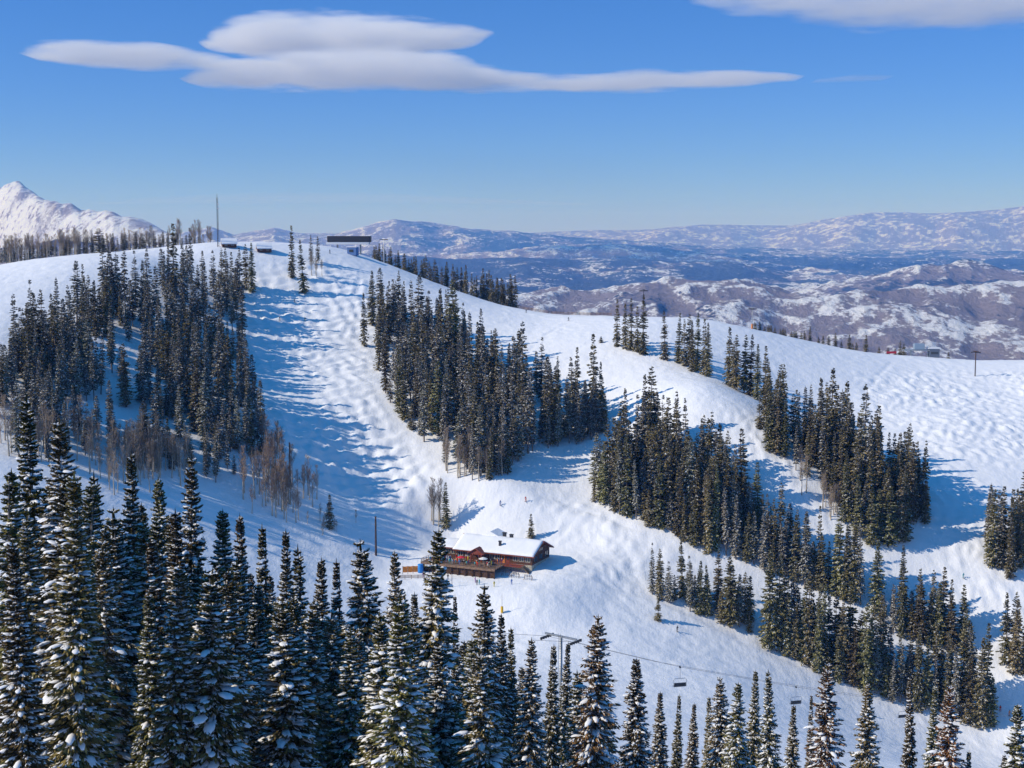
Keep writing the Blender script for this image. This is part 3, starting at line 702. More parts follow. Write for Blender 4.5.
# foreground: tops where the photo shows them; foot on the slope in front of the camera
FG = [  # u, v of the tip, distance, width, prototype, material, label
 (28,392,106,1.0,0,'o','tall olive-topped spruce near the left edge, its tip almost free of snow'),
 (62,420,98,1.15,1,None,'big spruce right of the olive-topped one with fat white pads of snow near its tip'),
 (4,468,88,1.1,3,None,'snow-heavy spruce cut off by the left edge of the photo'),
 (97,470,112,1.0,0,None,'spruce between the fat-padded one and the slim sharp-topped one at left'),
 (123,449,108,.9,2,'t','slim spruce at left with a sharp top against the snow'),
 (160,476,128,1.0,3,None,'grey-frosted spruce left of the straight dark-topped one'),
 (183,450,112,.95,0,None,'straight dark-topped spruce in front of the sunny clearing at left'),
 (143,520,100,1.1,1,None,'wide spruce in the second row below the slim sharp-topped one'),
 (215,508,112,1.05,3,None,'blunt grey spruce right of the straight dark-topped one'),
 (241,512,118,.9,2,None,'blunt spruce with a twin neighbour, left of the open snow strip'),
 (260,524,121,.9,4,None,'narrow spruce at the right end of the blunt group at left'),
 (282,528,135,.9,2,None,'first spruce right of the strip of open snow at lower left'),
 (296,545,118,1.0,0,None,'dark spruce whose tip stands against the track below the aspens'),
 (315,556,126,1.0,2,None,'pointed spruce in the row left of the dead-topped one'),
 (335,556,132,.85,4,None,'slim pointed spruce left of the dead-topped one'),
 (357,586,142,.7,4,None,'thin small spire between two big spruces below the lodge track'),
 (372,535,112,1.15,5,None,'bushy spruce with an open, gappy top, below the bare pole'),
 (400,548,150,.9,1,None,'spruce half hiding the orange screen left of the lodge deck'),
 (425,523,122,1.15,1,None,'tallest spruce in front of the lodge, its tip just left of the lodge roof'),
 (405,590,108,1.25,3,None,'broad shaded spruce below the lodge with a cap of snow on its shoulder'),
 (455,592,142,.55,4,None,'needle-thin spire in front of the lodge deck'),
 (485,582,127,1.05,5,None,'gappy-topped spruce in front of the snow slope below the lodge'),
 (503,613,146,.9,2,None,'spruce just right of the gappy-topped one'),
 (513,626,150,.85,4,None,'slim spruce left of the one with the blunt top below the lodge'),
 (529,636,140,1.0,0,None,'blunt-topped spruce between the lodge slope and the steel lift tower'),
 (549,642,150,.9,4,None,'narrow spruce just left of the steel lift tower'),
 (560,640,158,.8,2,None,'slender spruce touching the left side of the steel lift tower'),
 (590,612,122,1.1,5,'r2','ragged forked spruce with brownish lower boughs, right of the steel lift tower'),
 (635,655,138,1.0,3,None,'snowy spruce standing clear right of the ragged forked one'),
 (659,690,165,.95,2,None,'short spruce left of the nearest chair of the lift'),
 (676,692,170,.7,4,None,'thin spruce whose tip reaches the nearest lift chair'),
 (691,701,172,.8,2,None,'small pointed spruce just right of the nearest lift chair'),
 (710,695,168,.8,4,None,'narrow spruce left of the twin dark ones near the lift'),
 (725,672,155,.95,5,None,'left one of the twin dark spruces between the two lift chairs'),
 (736,680,150,1.0,1,None,'right one of the twin dark spruces between the two lift chairs'),
 (753,667,168,.85,2,None,'slim grey spruce with outstretched boughs between the twin dark ones and a tall spire'),
 (774,667,160,.85,0,None,'tall neat spire left of the second lift chair'),
 (792,702,172,.9,2,None,'spruce below the second lift chair'),
 (811,693,190,.6,4,None,'thin spire just right of the second lift chair'),
 (826,663,146,1.05,5,'r','broad spruce with rust-brown boughs in the lower right, taller than its neighbours'),
 (869,680,152,1.05,3,None,'well-shaped conical spruce standing apart on the snow at lower right'),
 (916,674,164,.8,4,'o','narrow olive spruce left of the orange-brown one at lower right'),
 (934,684,170,.85,2,None,'dark spruce between the olive one and the orange-brown one at lower right'),
 (951,682,142,.95,5,'ob','orange-brown spruce at lower right with open boughs'),
 (966,748,150,.8,2,None,'short spruce tip right under the orange-brown one'),
 (1020,703,140,1.1,1,None,'spruce cut off by the lower right edge of the photo'),
 (1004,752,150,.8,2,None,'small spruce tip near the lower right corner'),
]
fgp = []
for (u, v, Y, wd, pi, mt, lab) in FG:
    p = at(u, v, Y); z = ground_z(p[0], Y)[0]; h = p[2] - z
    if h < 15 or h > 31: print('FG height', u, v, round(h, 1))
    fgp.append((p[0], Y)); add((p[0], Y, z), h, wd * 1.14, 'near', pi, lab, None, m=mt)
SIL = [(0,500),(60,455),(120,490),(180,492),(240,545),(300,585),(340,600),(380,580),(420,560),(450,630),(490,620),(540,675),(600,650),(640,705),(700,735),(800,735),(900,765),(1024,790)]
n = tr = 0
while n < 270 and tr < 34000:
    tr += 1
    Y = rnd.uniform(60, 190); u = rnd.uniform(-25, 660); x = at(u, 500, Y)[0]; z = ground_z(x, Y)[0]
    h = rnd.uniform(17, 27); vt = px(np.array([x, Y, z + h]))[1]
    vs_ = np.interp(u, [s[0] for s in SIL], [s[1] for s in SIL])
    if vt < vs_ + 8 or vt > 750 or not spaced((x, Y), 1.9, fgp): continue
    fgp.append((x, Y)); n += 1
    lab, gp = (('shaded snow-clad spruce crowded into the dark lower left foreground', 'spruces crowding the lower left foreground') if u < 330 else
               ('shaded spruce filling the foreground below the lodge', 'spruces filling the foreground below the lodge'))
    add((x, Y, z), h, rnd.uniform(1.0, 1.35), 'near', rnd.randrange(6), lab, gp); TREES[-1]['fill'] = True

# ------------------------------------------------------------------ plant them
NEAR_MAT = {'o': M_OLIVE, 'r': M_RUST, 'r2': M_RUST, 'ob': M_ORB, 't': None}
LIMIT = 300
# how much of each tree the nearer ones leave in view, on a coarse picture grid
cover = np.zeros((384, 512), bool)
for t in sorted(TREES, key=lambda q: q['p'][1]):
    (u0, v0), (u1, v1) = px(t['p']), px(t['p'] + [0, 0, t['h']])
    rw2 = t['w'] * (2.2 if t['kind'] == 'near' else 2.2) * FOC / t['p'][1] * .5
    seen = tot = 0
    for row in range(int(v1 / 2), int(v0 / 2) + 1):
        f = max(0., (row * 2 - v1) / max(1, v0 - v1)); a, b = int((u1 - rw2 * f ** .8) / 2), int((u1 + rw2 * f ** .8) / 2) + 1
        tot += b - a
        if 0 <= row < 384 and b > 0 and a < 512:
            sl = cover[row, max(a, 0):b]; seen += (~sl).sum(); sl[:] = True
    t['seen'] = seen; t['frac'] = seen / max(1, tot)
TREES = [t for t in TREES if not (t['kind'] == 'near' and t.get('fill') and (t['frac'] < .04 or t['seen'] < 20))]
TREES.sort(key=lambda t: -(t['seen'] + (1e6 if t['kind'] == 'near' else 0)))
print('near', sum(t['kind'] == 'near' for t in TREES))
from collections import defaultdict
for t in TREES[:LIMIT]:
    root = empty(t['name'], t['p'] - [0, 0, .35], rnd.random() * 6.28, t['label'], 'tree', t['group'])
    root.rotation_euler.x = rnd.gauss(0, .022); root.rotation_euler.y = rnd.gauss(0, .022)
    if t['kind'] == 'near':
        tm, cm, sm = NEAR[t['idx']]; s = t['h'] / NEAR_H
        root.scale = (t['w'] * (.5 + .5 * s), t['w'] * (.5 + .5 * s), s)
        link('trunk', tm, (), root); c = link('crown', cm, (), root); tag(link('snow_load', sm, (), c), kind='stuff')
        mm = NEAR_MAT.get(t['m'])
        if mm: c.material_slots[0].link = 'OBJECT'; c.material_slots[0].material = mm
    else:
        tm, cm, _ = (FULL if t['kind'] == 'full' else THIN)[t['idx']]; s = t['h'] / FAR_H
        root.scale = (t['w'] * (.35 + .65 * s), t['w'] * (.35 + .65 * s), s)
        link('trunk', tm, (), root); link('crown', cm, (), root)
print('conifers', len(TREES))
VA, FA, MA, o = [], [], [], 0
for t in TREES[LIMIT:]:
    if t['kind'] == 'near': continue
    tm, cm, (V, F, mi) = (FULL if t['kind'] == 'full' else THIN)[t['idx']]; s = t['h'] / FAR_H
    a = rnd.random() * 6.28; c_, s_ = math.cos(a), math.sin(a); wx_ = t['w'] * (.35 + .65 * s)
    M3 = np.array([[c_ * wx_, -s_ * wx_, 0], [s_ * wx_, c_ * wx_, 0], [0, 0, s]])
    tv = np.empty(len(tm.vertices) * 3, np.float32); tm.vertices.foreach_get('co', tv); tv = tv.reshape(-1, 3)
    tf = np.array([tuple(pq.vertices) for pq in tm.polygons])
    for (v_, f_, m_) in ((V, F, np.where((mi == 0) & (t['kind'] == 'full'), 3, mi)), (tv, tf, np.full(len(tf), 2))):
        VA.append(v_ @ M3.T + (t['p'] - [0, 0, .35])); FA.append(f_ + o); MA.append(m_); o += len(v_)
if VA:
    me = np_mesh('distant_conifers', np.concatenate(VA), np.concatenate(FA), False, np.concatenate(MA))
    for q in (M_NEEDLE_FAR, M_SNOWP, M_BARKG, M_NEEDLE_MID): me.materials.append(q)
    tag(link('distant_conifers', me), 'small snow-flecked conifers scattered through the far stands and along the crests', 'trees', None, 'stuff')

# ------------------------------------------------------------------ bare aspens
def aspen(seed, H, dense=1.0):
    rs = np.random.RandomState(seed)
    tm = trunk_mesh('trunk', H, .19, rs, .5, 5)
    paths, rad_ = [], []
    for i in range(int(42 * dense)):
        t = .38 + .6 * rs.rand(); az = rs.rand() * 6.28; L0 = H * .17 * (1.25 - t) * (.6 + .8 * rs.rand()) + .35
        p0 = np.array([0, 0, t * H]); d = np.array([math.cos(az) * .7, math.sin(az) * .7, .75])
        p1 = p0 + d * L0 * .5; p2 = p0 + d * L0 + [0, 0, .25 * L0]
        paths.append(np.array([p0, p1, p2])); rad_.append(np.array([.045, .03, .015]))
        for k in range(5):
            q = p0 + (p2 - p0) * (.3 + .7 * rs.rand()); a2 = rs.rand() * 6.28
            e = q + np.array([math.cos(a2) * .6, math.sin(a2) * .6, .8]) * L0 * .45 * (.5 + rs.rand())
            paths.append(np.array([q, e])); rad_.append(np.array([.028, .014]))
    V, F = tube_arrays(paths, rad_, 3)
    cm = np_mesh('crown', V, F); tm.materials.append(M_ASPEN); cm.materials.append(M_TWIG)
    return tm, cm
ASP = [aspen(81, 11), aspen(82, 12, 1.2), aspen(83, 10, .9), aspen(84, 12, 1.1)]
def place_aspen(p, h, label, group, m=None):
    k = rnd.randrange(4); tm, cm = ASP[k]; s = h / (11, 12, 10, 12)[k]
    r_ = empty('bare_aspen', np.array(p) - [0, 0, .3], rnd.random() * 6.28, label, 'tree', group); r_.scale = (s * 1.0, s * 1.0, s)
    link('trunk', tm, (), r_); c = link('crown', cm, (), r_)
    if m: c.material_slots[0].link = 'OBJECT'; c.material_slots[0].material = m
def aspens(poly, n, h, label, group, m=None):
    us, vs = [p[0] for p in poly], [p[1] for p in poly]; k = tr = 0
    while k < n and tr < n * 40:
        tr += 1; u, v = rnd.uniform(min(us), max(us)), rnd.uniform(min(vs), max(vs))
        if not inpoly(np.array([u]), np.array([v]), poly)[0]: continue
        p = hit(u, v)
        if p is None: continue
        k += 1; place_aspen(p, rnd.uniform(.75, 1.25) * h, label, group, m)
aspens([(235,500),(250,470),(290,480),(320,500),(300,525),(250,520)], 48, 12, 'bare pinkish aspen in the thicket at the foot of the mogul run', 'aspens at the foot of the mogul run', M_TWIGR)
aspens([(262,455),(285,450),(290,475),(265,478)], 12, 12, 'bare pinkish aspen in the thicket at the foot of the mogul run', 'aspens at the foot of the mogul run', M_TWIGR)
aspens([(0,430),(80,440),(200,470),(190,492),(90,476),(0,458)], 60, 12, 'bare aspen in the open gap behind the foreground spruces at left', 'aspens in the gap at left')
aspens([(85,470),(110,455),(170,460),(190,490),(110,500)], 40, 11, 'bare aspen in the open gap behind the foreground spruces at left', 'aspens in the gap at left')
aspens([(440,470),(455,478),(490,490),(520,462),(500,470),(470,470)], 20, 13, 'bare yellowish aspen along the lower edge of the spur stand', 'aspens below the spur stand')
aspens([(430,528),(441,528),(441,522),(430,522)], 5, 13, 'bare pale aspen beside the single spruce uphill of the lodge', 'aspens uphill of the lodge')
aspens([(300,520),(360,525),(350,540),(310,540)], 10, 5, 'low bare shrub-like aspen on the bank below the mogul run', 'small aspens on the bank')
aspens([(790,490),(800,480),(845,520),(840,530)], 12, 10, 'bare aspen on the lower fringe of the long right-hand stand', 'aspens below the right-hand stand')
aspens([(615,470),(625,478),(612,482),(606,476)], 4, 11, 'bare reddish aspen in the shaded gully', 'aspens in the shaded gully', M_TWIGR)
aspens([(310,272),(322,272),(325,280),(312,280)], 4, 9, 'bare aspen under the cluster high on the mogul run', 'aspens high on the mogul run')
for i in range(100):
    u = rnd.uniform(-5, 212); d = at(u, 300, 1.0); ys = np.arange(480, 860, 2.0); gz = ground_z(d[0] * ys, ys); yc = ys[np.argmax(gz / ys)]
    y = yc + rnd.uniform(4, 32); x = d[0] * y; place_aspen((x, y, ground_z(x, y)[0]), rnd.uniform(8, 13), 'bare grey-brown aspen in the belt along the left skyline', 'aspens along the left skyline')
# ------------------------------------------------------------------ small mesh builder for built things
class MB:
    def __init__(s): s.bm = bmesh.new()
    def box(s, lo, hi, M=None, bev=0):
        v = [s.bm.verts.new((x, y, z)) for x in (lo[0], hi[0]) for y in (lo[1], hi[1]) for z in (lo[2], hi[2])]
        fs = [s.bm.faces.new([v[i] for i in f]) for f in ((0, 1, 3, 2), (4, 6, 7, 5), (0, 4, 5, 1), (2, 3, 7, 6), (0, 2, 6, 4), (1, 5, 7, 3))]
        if M is not None: bmesh.ops.transform(s.bm, matrix=M, verts=v)
        if bev: bmesh.ops.bevel(s.bm, geom=list({e for f in fs for e in f.edges}), offset=bev, segments=2, affect='EDGES', profile=.6)
        return s
    def poly(s, pts, vec):
        """flat outline pts (3-D) pushed along vec"""
        a = [s.bm.verts.new(p) for p in pts]; b = [s.bm.verts.new(Vector(p) + Vector(vec)) for p in pts]; n = len(a)
        s.bm.faces.new(a); s.bm.faces.new(b[::-1])
        for i in range(n): s.bm.faces.new((a[i], b[i], b[(i + 1) % n], a[(i + 1) % n]))
        return s
    def tube(s, pts, r, k=8, r2=None):
        pts = [Vector(p) for p in pts]; rings = []; n = len(pts)
        for i, p in enumerate(pts):
            t = (pts[min(i + 1, n - 1)] - pts[max(i - 1, 0)]).normalized()
            ref = Vector((1, 0, 0)) if abs(t.z) > .7 else Vector((0, 0, 1))
            a = t.cross(ref).normalized(); b = t.cross(a); rr_ = r + ((r2 if r2 is not None else r) - r) * i / max(1, n - 1)
            rings.append([s.bm.verts.new(p + (a * math.cos(q * 2 * math.pi / k) + b * math.sin(q * 2 * math.pi / k)) * rr_) for q in range(k)])
        for i in range(n - 1):
            for q in range(k): s.bm.faces.new((rings[i][q], rings[i][(q + 1) % k], rings[i + 1][(q + 1) % k], rings[i + 1][q]))
        s.bm.faces.new(rings[0][::-1]); s.bm.faces.new(rings[-1]); return s
    def lathe(s, prof_, ctr=(0, 0, 0), k=12):
        rings = []
        for r, z in prof_: rings.append([s.bm.verts.new((ctr[0] + r * math.cos(q * 2 * math.pi / k), ctr[1] + r * math.sin(q * 2 * math.pi / k), ctr[2] + z)) for q in range(k)])
        for i in range(len(rings) - 1):
            for q in range(k): s.bm.faces.new((rings[i][q], rings[i][(q + 1) % k], rings[i + 1][(q + 1) % k], rings[i + 1][q]))
        s.bm.faces.new(rings[0][::-1]); s.bm.faces.new(rings[-1]); return s
    def build(s, name, m, parent=None, smooth=False):
        me = bpy.data.meshes.new(name); bmesh.ops.recalc_face_normals(s.bm, faces=s.bm.faces[:]); s.bm.to_mesh(me); s.bm.free()
        if smooth: me.polygons.foreach_set('use_smooth', [True] * len(me.polygons))
        return link(name, me, m, parent)

M_LOG = mat('brown_siding', (.105, .05, .034), .8, var=.35, vscale=2.5, bump=.4, bscale=10)
M_REDW = mat('red_paint', (.24, .06, .04), .6, var=.25, vscale=2)
M_DECKW = mat('deck_wood', (.22, .14, .095), .85, var=.35, vscale=1.5)
M_DARKW = mat('dark_timber', (.075, .04, .026), .85, var=.4, vscale=1.5)
M_STONE = mat('rubble_stone', (.46, .42, .34), .9, var=.4, vscale=1.8, bump=.7, bscale=3)
M_GLASS = mat('window_glass', (.05, .06, .07), .08, spec=.6)
M_FRAMEW = mat('pale_frame', (.55, .50, .42), .7)
M_STEEL = mat('galvanised_steel', (.36, .38, .40), .45, metal=.6, var=.2, vscale=2)
M_DSTEEL = mat('dark_steel', (.05, .05, .055), .5, metal=.3)
M_ORANGE = mat('orange_fabric', (.75, .25, .045), .8, var=.2, vscale=1)
M_BLUE = mat('blue_plastic', (.03, .24, .66), .5)
M_YELLOW = mat('yellow_pad', (.72, .43, .03), .6)
M_RED = mat('red_pad', (.62, .035, .05), .6)
M_WHITEP = mat('white_paint', (.72, .73, .75), .6)
M_CANVAS = mat('canvas_white', (.78, .76, .72), .8)
M_ROOFSNOW = snow_material('roof_snow', [(0.6, .35, .4, (1, 1, 1)), (2.5, .06, .4, (1, 1, 1))])

FLOOR = 2.0
lodge = empty('ski_lodge', (LORG[0], LORG[1], LODGE[2]), -LA, 'long brown timber ski lodge with a thick snow roof, red trim and a crowded deck', 'lodge')
def roof_snow(parent, x0, x1, y0, y1, ze, zr, th, name='roof_snow'):
    """lumpy snow lying on a two-sided roof whose ridge runs along x"""
    nx, ny = int((x1 - x0) / .7), 16
    X, Yv = np.meshgrid(np.linspace(x0, x1, nx), np.linspace(y0, y1, ny))
    t = 1 - np.abs(2 * (Yv - y0) / (y1 - y0) - 1); base = ze + (zr - ze) * t
    rim = np.minimum(1, np.minimum(np.minimum(X - x0, x1 - X) / .7, np.minimum(Yv - y0, y1 - Yv) / .7) + .45)
    top = base + th * rim * (.85 + .35 * gnoise(X / 3.5, Yv / 3.5, 61)) - .12 * (t > .93)
    n = nx * ny; idx = np.arange(n).reshape(ny, nx)
    V = np.concatenate([np.stack([X, Yv, top], -1).reshape(-1, 3), np.stack([X, Yv, base + .02], -1).reshape(-1, 3)])
    q = lambda I: np.stack([I[:-1, :-1], I[:-1, 1:], I[1:, 1:], I[1:, :-1]], -1).reshape(-1, 4)
    F = [q(idx), q(idx + n)[:, ::-1]]
    for e in (idx[0], idx[-1][::-1], idx[:, 0][::-1], idx[:, -1]):
        F.append(np.stack([e[:-1], e[:-1] + n, e[1:] + n, e[1:]], -1))
    return link(name, np_mesh(name, V, np.concatenate(F), True), M_ROOFSNOW, parent)
W, X0, X1 = 14.0, 6.5, 33.0
ZE, ZR = FLOOR + 3.0, FLOOR + 6.2
MB().box((X0, 0, -2.5), (X1 - .15, W, FLOOR)).build('stone_foundation', M_STONE, lodge)
MB().poly([(X1, 0.003, FLOOR), (X1, W, FLOOR), (X1, W, ZE), (X1, W / 2, ZR - .1), (X1, 0.003, ZE)], (X0 - X1, 0, 0)).build('wall', M_LOG, lodge)
rf = MB()
for y0, y1, za, zb in ((-1.1, W / 2, ZE - .35, ZR), (W + 1.1, W / 2, ZE - .35, ZR)):
    rf.poly([(X0 - .4, y0, za), (X0 - .4, y1, zb), (X0 - .4, y1, zb + .28), (X0 - .4, y0, za + .28)], (X1 - X0 + 1.6, 0, 0))
roof = rf.build('roof', M_REDW, lodge)
roof_snow(roof, X0 - .3, X1 + 1.0, -1.15, W + 1.15, ZE - .04, ZR + .30, .5)
# rear cross roof and vents along the ridge
xr = MB().poly([(12, W / 2, ZR + .1), (15.5, W / 2, ZR + 1.7), (19, W / 2, ZR + .1)], (0, 6, 0)).build('cross_gable', M_ROOFSNOW, roof)
for x, h in ((20.2, 1.5), (22.6, 1.1)):
    MB().box((x - .5, W / 2 + .3, ZR), (x + .5, W / 2 + 1.2, ZR + h), bev=.05).box((x - .62, W / 2 + .2, ZR + h), (x + .62, W / 2 + 1.3, ZR + h + .16)).build('roof_vent', M_DSTEEL, roof)
MB().box((20.8, 1.9, ZE), (21.5, 2.6, ZE + 3.1), bev=.04).box((20.68, 1.78, ZE + 3.1), (21.62, 2.72, ZE + 3.3)).build('chimney', M_DSTEEL, roof)
# left wing, lower
MB().poly([(0, 1.5, -1.5), (0, 11.5, -1.5), (0, 11.5, ZE - .1), (0, 6.5, ZE + 1.1), (0, 1.5, ZE - .1)], (X0 - .02, 0, 0)).build('wing_wall', M_LOG, lodge)
rw = MB()
for y0, y1 in ((.6, 6.5), (12.4, 6.5)):
    rw.poly([(-.6, y0, ZE - .3), (-.6, y1, ZE + 1.15), (-.6, y1, ZE + 1.4), (-.6, y0, ZE - .05)], (X0 + .15, 0, 0))
rwing = rw.build('wing_roof', M_REDW, lodge)
roof_snow(rwing, -.55, X0 - .5, .62, 12.4, ZE - .03, ZE + 1.42, .42)
def window(x0, x1, z0, z1, y=0.0, n=2, fm=M_FRAMEW, wallx=None):
    f, g_ = MB(), MB()
    def bx(mb, a, b, za, zb, d0, d1):
        if wallx is None: mb.box((a, y - d1, za), (b, y - d0, zb))
        else: mb.box((wallx + d0, a, za), (wallx + d1, b, zb))
    t = .1
    bx(f, x0, x1, z0, z0 + t, -.05, .1); bx(f, x0, x1, z1 - t, z1, -.05, .1)
    for i in range(n + 1):
        c = x0 + (x1 - x0 - t) * i / n; bx(f, c, c + t, z0 + t, z1 - t, -.05, .09)
    w_ = f.build('window', fm, lodge); bx(g_, x0 + .02, x1 - .02, z0 + .02, z1 - .02, .012, .035); g_.build('pane', M_GLASS, w_)
for x in (7.6, 10.2, 18.6, 20.4): window(x, x + 1.7, FLOOR + .9, FLOOR + 2.5)
for x in (26.6, 28.6, 30.7): window(x, x + 1.7, FLOOR + .9, FLOOR + 2.5, n=2)
for x in (.7, 2.6, 4.5): window(x, x + 1.6, FLOOR + .9, FLOOR + 2.5, y=1.5)
for y in (1.2, 5.6, 10.2): window(y, y + 2.7, FLOOR + .6, FLOOR + 2.4, wallx=X1, n=2, fm=M_DARKW)
window(5.4, 8.6, FLOOR + 3.2, FLOOR + 4.3, wallx=X1, n=3, fm=M_DARKW)
for x in (22.6, 24.2):
    d_ = MB().box((x, -.10, FLOOR), (x + 1.25, .05, FLOOR + 2.3)).build('door', M_ORANGE if x < 23 else M_REDW, lodge)
    MB().box((x + .25, -.14, FLOOR + 1.1), (x + 1.0, -.105, FLOOR + 2.1)).build('door_glass', M_GLASS, d_)
# red gabled porch with a round window
pc = MB().box((13.0, -2.6, FLOOR), (13.35, -2.25, ZE - .2)).box((16.65, -2.6, FLOOR), (17.0, -2.25, ZE - .2))
pc.poly([(12.7, -2.7, ZE - .3), (15, -2.7, ZE + 1.1), (17.3, -2.7, ZE - .3), (17.3, -2.7, ZE - .65), (12.7, -2.7, ZE - .65)], (0, .3, 0))
porch = pc.build('porch', M_REDW, lodge)
pr = MB()
for s_ in (-1, 1): pr.poly([(15, -3.1, ZE + 1.45), (15 + s_ * 2.9, -3.1, ZE - .25), (15 + s_ * 2.9, -3.1, ZE - .5), (15, -3.1, ZE + 1.2)], (0, 3.4, 0))
pr.build('porch_roof', M_REDW, porch)
ring = MB(); ring.tube([(15 + 1.25 * math.cos(a), -2.62, FLOOR + 1.6 + 1.25 * math.sin(a)) for a in np.linspace(0, 2 * math.pi, 17)], .16, 6); ring.build('round_window', M_REDW, porch)
# terrace
DK0, DK1, DY = -1.0, 24.5, -9.0
dk = MB().box((DK0, DY, FLOOR - .30), (DK1, -.02, FLOOR - .06)); deck = dk.build('deck', M_DECKW, lodge)
for x in np.linspace(DK0 + .3, DK1 - .3, 11):
    MB().box((x - .14, DY + .1, -2.6), (x + .14, DY + .38, FLOOR - .305)).build('deck_post', M_DARKW, deck)
MB().box((DK0 + .5, DY + .6, -2.6), (DK1 - .4, DY + .8, FLOOR - .31)).build('deck_skirt', M_DARKW, deck)
MB().box((DK0 - .02, DY - .08, FLOOR - .75), (DK1 + .02, DY - .005, FLOOR + .02)).build('fascia', M_DECKW, deck)
def rail(mb, a, b):
    a, b = Vector(a), Vector(b); n = max(2, int((b - a).length / 1.6))
    for i in range(n + 1):
        p = a.lerp(b, i / n); mb.box((p.x - .05, p.y - .05, p.z), (p.x + .05, p.y + .05, p.z + 1.05))
    for h in (.35, .7, 1.08): mb.tube([a + Vector((0, 0, h)), b + Vector((0, 0, h))], .045, 6)
rl = MB(); rail(rl, (DK0 + .1, DY + .12, FLOOR - .06), (DK1 - .1, DY + .12, FLOOR - .06)); rail(rl, (DK0 + .1, DY + .12, FLOOR - .06), (DK0 + .1, 1.2, FLOOR - .06)); rail(rl, (DK1 - .1, DY + .12, FLOOR - .06), (DK1 - .1, -4.2, FLOOR - .06))
rl.build('railing', M_DECKW, deck)
rl = MB(); rail(rl, (20.2, -2.6, FLOOR - .06), (28.6, -2.6, FLOOR - .06)); rl.box((24.5, -2.9, FLOOR - .35), (30.4, -.03, FLOOR - .07)); rl.build('red_railing', M_REDW, deck)
st = MB()
for k in range(7): st.box((30.4 + .35 * k, -2.4, FLOOR - .25 - .3 * k), (30.8 + .35 * k, -.5, FLOOR - .08 - .3 * k))
st.build('steps', M_DECKW, deck)

LM = Matrix.Translation((LORG[0], LORG[1], LODGE[2])) @ Matrix.Rotation(-LA, 4, 'Z')
def lw(x, y, z): return LM @ Vector((x, y, z))
DZ = FLOOR - .06
# ---- tables and parasols on the terrace
def table():
    t = empty('picnic_table', (0, 0, 0), 0)
    MB().box((-.9, -.38, .70), (.9, .38, .76)).build('tabletop', M_DECKW, t)
    for s_ in (-1, 1):
        MB().box((-.9, s_ * .72 - .14, .42), (.9, s_ * .72 + .14, .47)).build('bench', M_DECKW, t)
        b_ = MB(); b_.tube([(s_ * .6, -.75, 0), (s_ * .6, -.25, .70)], .045, 5); b_.tube([(s_ * .6, .75, 0), (s_ * .6, .25, .70)], .045, 5); b_.tube([(s_ * .6, -.72, .40), (s_ * .6, .72, .40)], .04, 5)
        b_.build('leg', M_DARKW, t)
    return t
t0_ = table(); first = True; tables = []
for x in (2.2, 6.0, 9.8, 13.6, 17.4, 21.0):
    for y in (-6.6, -3.9):
        if x > 12 and y > -4 and x < 18: continue
        o_ = t0_ if first else copy_tree(t0_); first = False
        o_.location = lw(x + rnd.uniform(-.3, .3), y, DZ); o_.rotation_euler.z = -LA + rnd.uniform(-.15, .15) + (math.pi / 2 if rnd.random() < .3 else 0)
        tag(o_, 'wooden picnic table among the crowd on the lodge deck', 'table', 'picnic tables on the lodge deck'); tables.append((x, y))
def parasol(m, label, x, y):
    t = empty('patio_umbrella', lw(x, y, DZ), 0, label, 'umbrella')
    MB().lathe([(.28, 0), (.28, .09), (.05, .12)]).build('base', M_DSTEEL, t); MB().tube([(0, 0, .1), (0, 0, 2.55)], .03, 6).build('pole', M_WHITEP, t)
    c_ = MB(); c_.lathe([(1.45, 1.95), (1.46, 2.0), (.8, 2.28), (.05, 2.52), (.03, 2.56)], k=8); c_.build('canopy', m, t)
parasol(M_CANVAS, 'white patio umbrella on the lodge deck near the red doors', 18.8, -5.2)
parasol(M_ORANGE, 'orange patio umbrella at the left end of the lodge deck', 4.1, -4.9)
parasol(M_RED, 'red patio umbrella between the deck tables left of the porch', 11.7, -6.2)
# ---- things by the terrace
t = empty('barrel', lw(-.6, DY - 1.0, -.4), 0, 'blue plastic barrel at the left front corner of the lodge deck', 'barrel')
t.location.z = ground_z(t.location.x, t.location.y)[0] + .55
MB().lathe([(.80, -.6), (.86, 0), (.9, .7), (.90, 1.3), (.84, 1.9), (.78, 2.0)]).build('drum', M_BLUE, t, True); MB().lathe([(.86, 2.0), (.86, 2.1), (.3, 2.14)]).build('lid', M_BLUE, t)
p = hit(413, 574)
t = empty('windbreak', p - [0, 0, .2], .18, 'orange fabric windbreak stretched between posts left of the lodge', 'windbreak')
xs_ = np.linspace(-3.2, 3.2, 5)
for x in xs_: MB().tube([(x, 0, -.3), (x, 0, 2.7)], .07, 6).build('post', M_DARKW, t)
for i in range(4):
    P_ = MB(); a, b = xs_[i] + .08, xs_[i + 1] - .08
    P_.poly([(a, 0, .7), (a + (b - a) * .5, .10, .62), (b, 0, .7), (b, 0, 2.6), (a + (b - a) * .5, .10, 2.5), (a, 0, 2.6)], (0, .03, 0)); P_.build('panel', M_ORANGE, t)
p = hit(418, 579)
t = empty('wooden_fence', p, .12, 'low plank fence running from the windbreak to the lodge deck', 'fence')
for x in np.linspace(-6, 6, 7): MB().box((x - .07, -.07, -.4), (x + .07, .07, 1.15)).build('post', M_DECKW, t)
for h in (.3, .65, 1.0): MB().box((-6.1, -.12, h), (6.1, -.075, h + .17)).build('rail', M_DECKW, t)
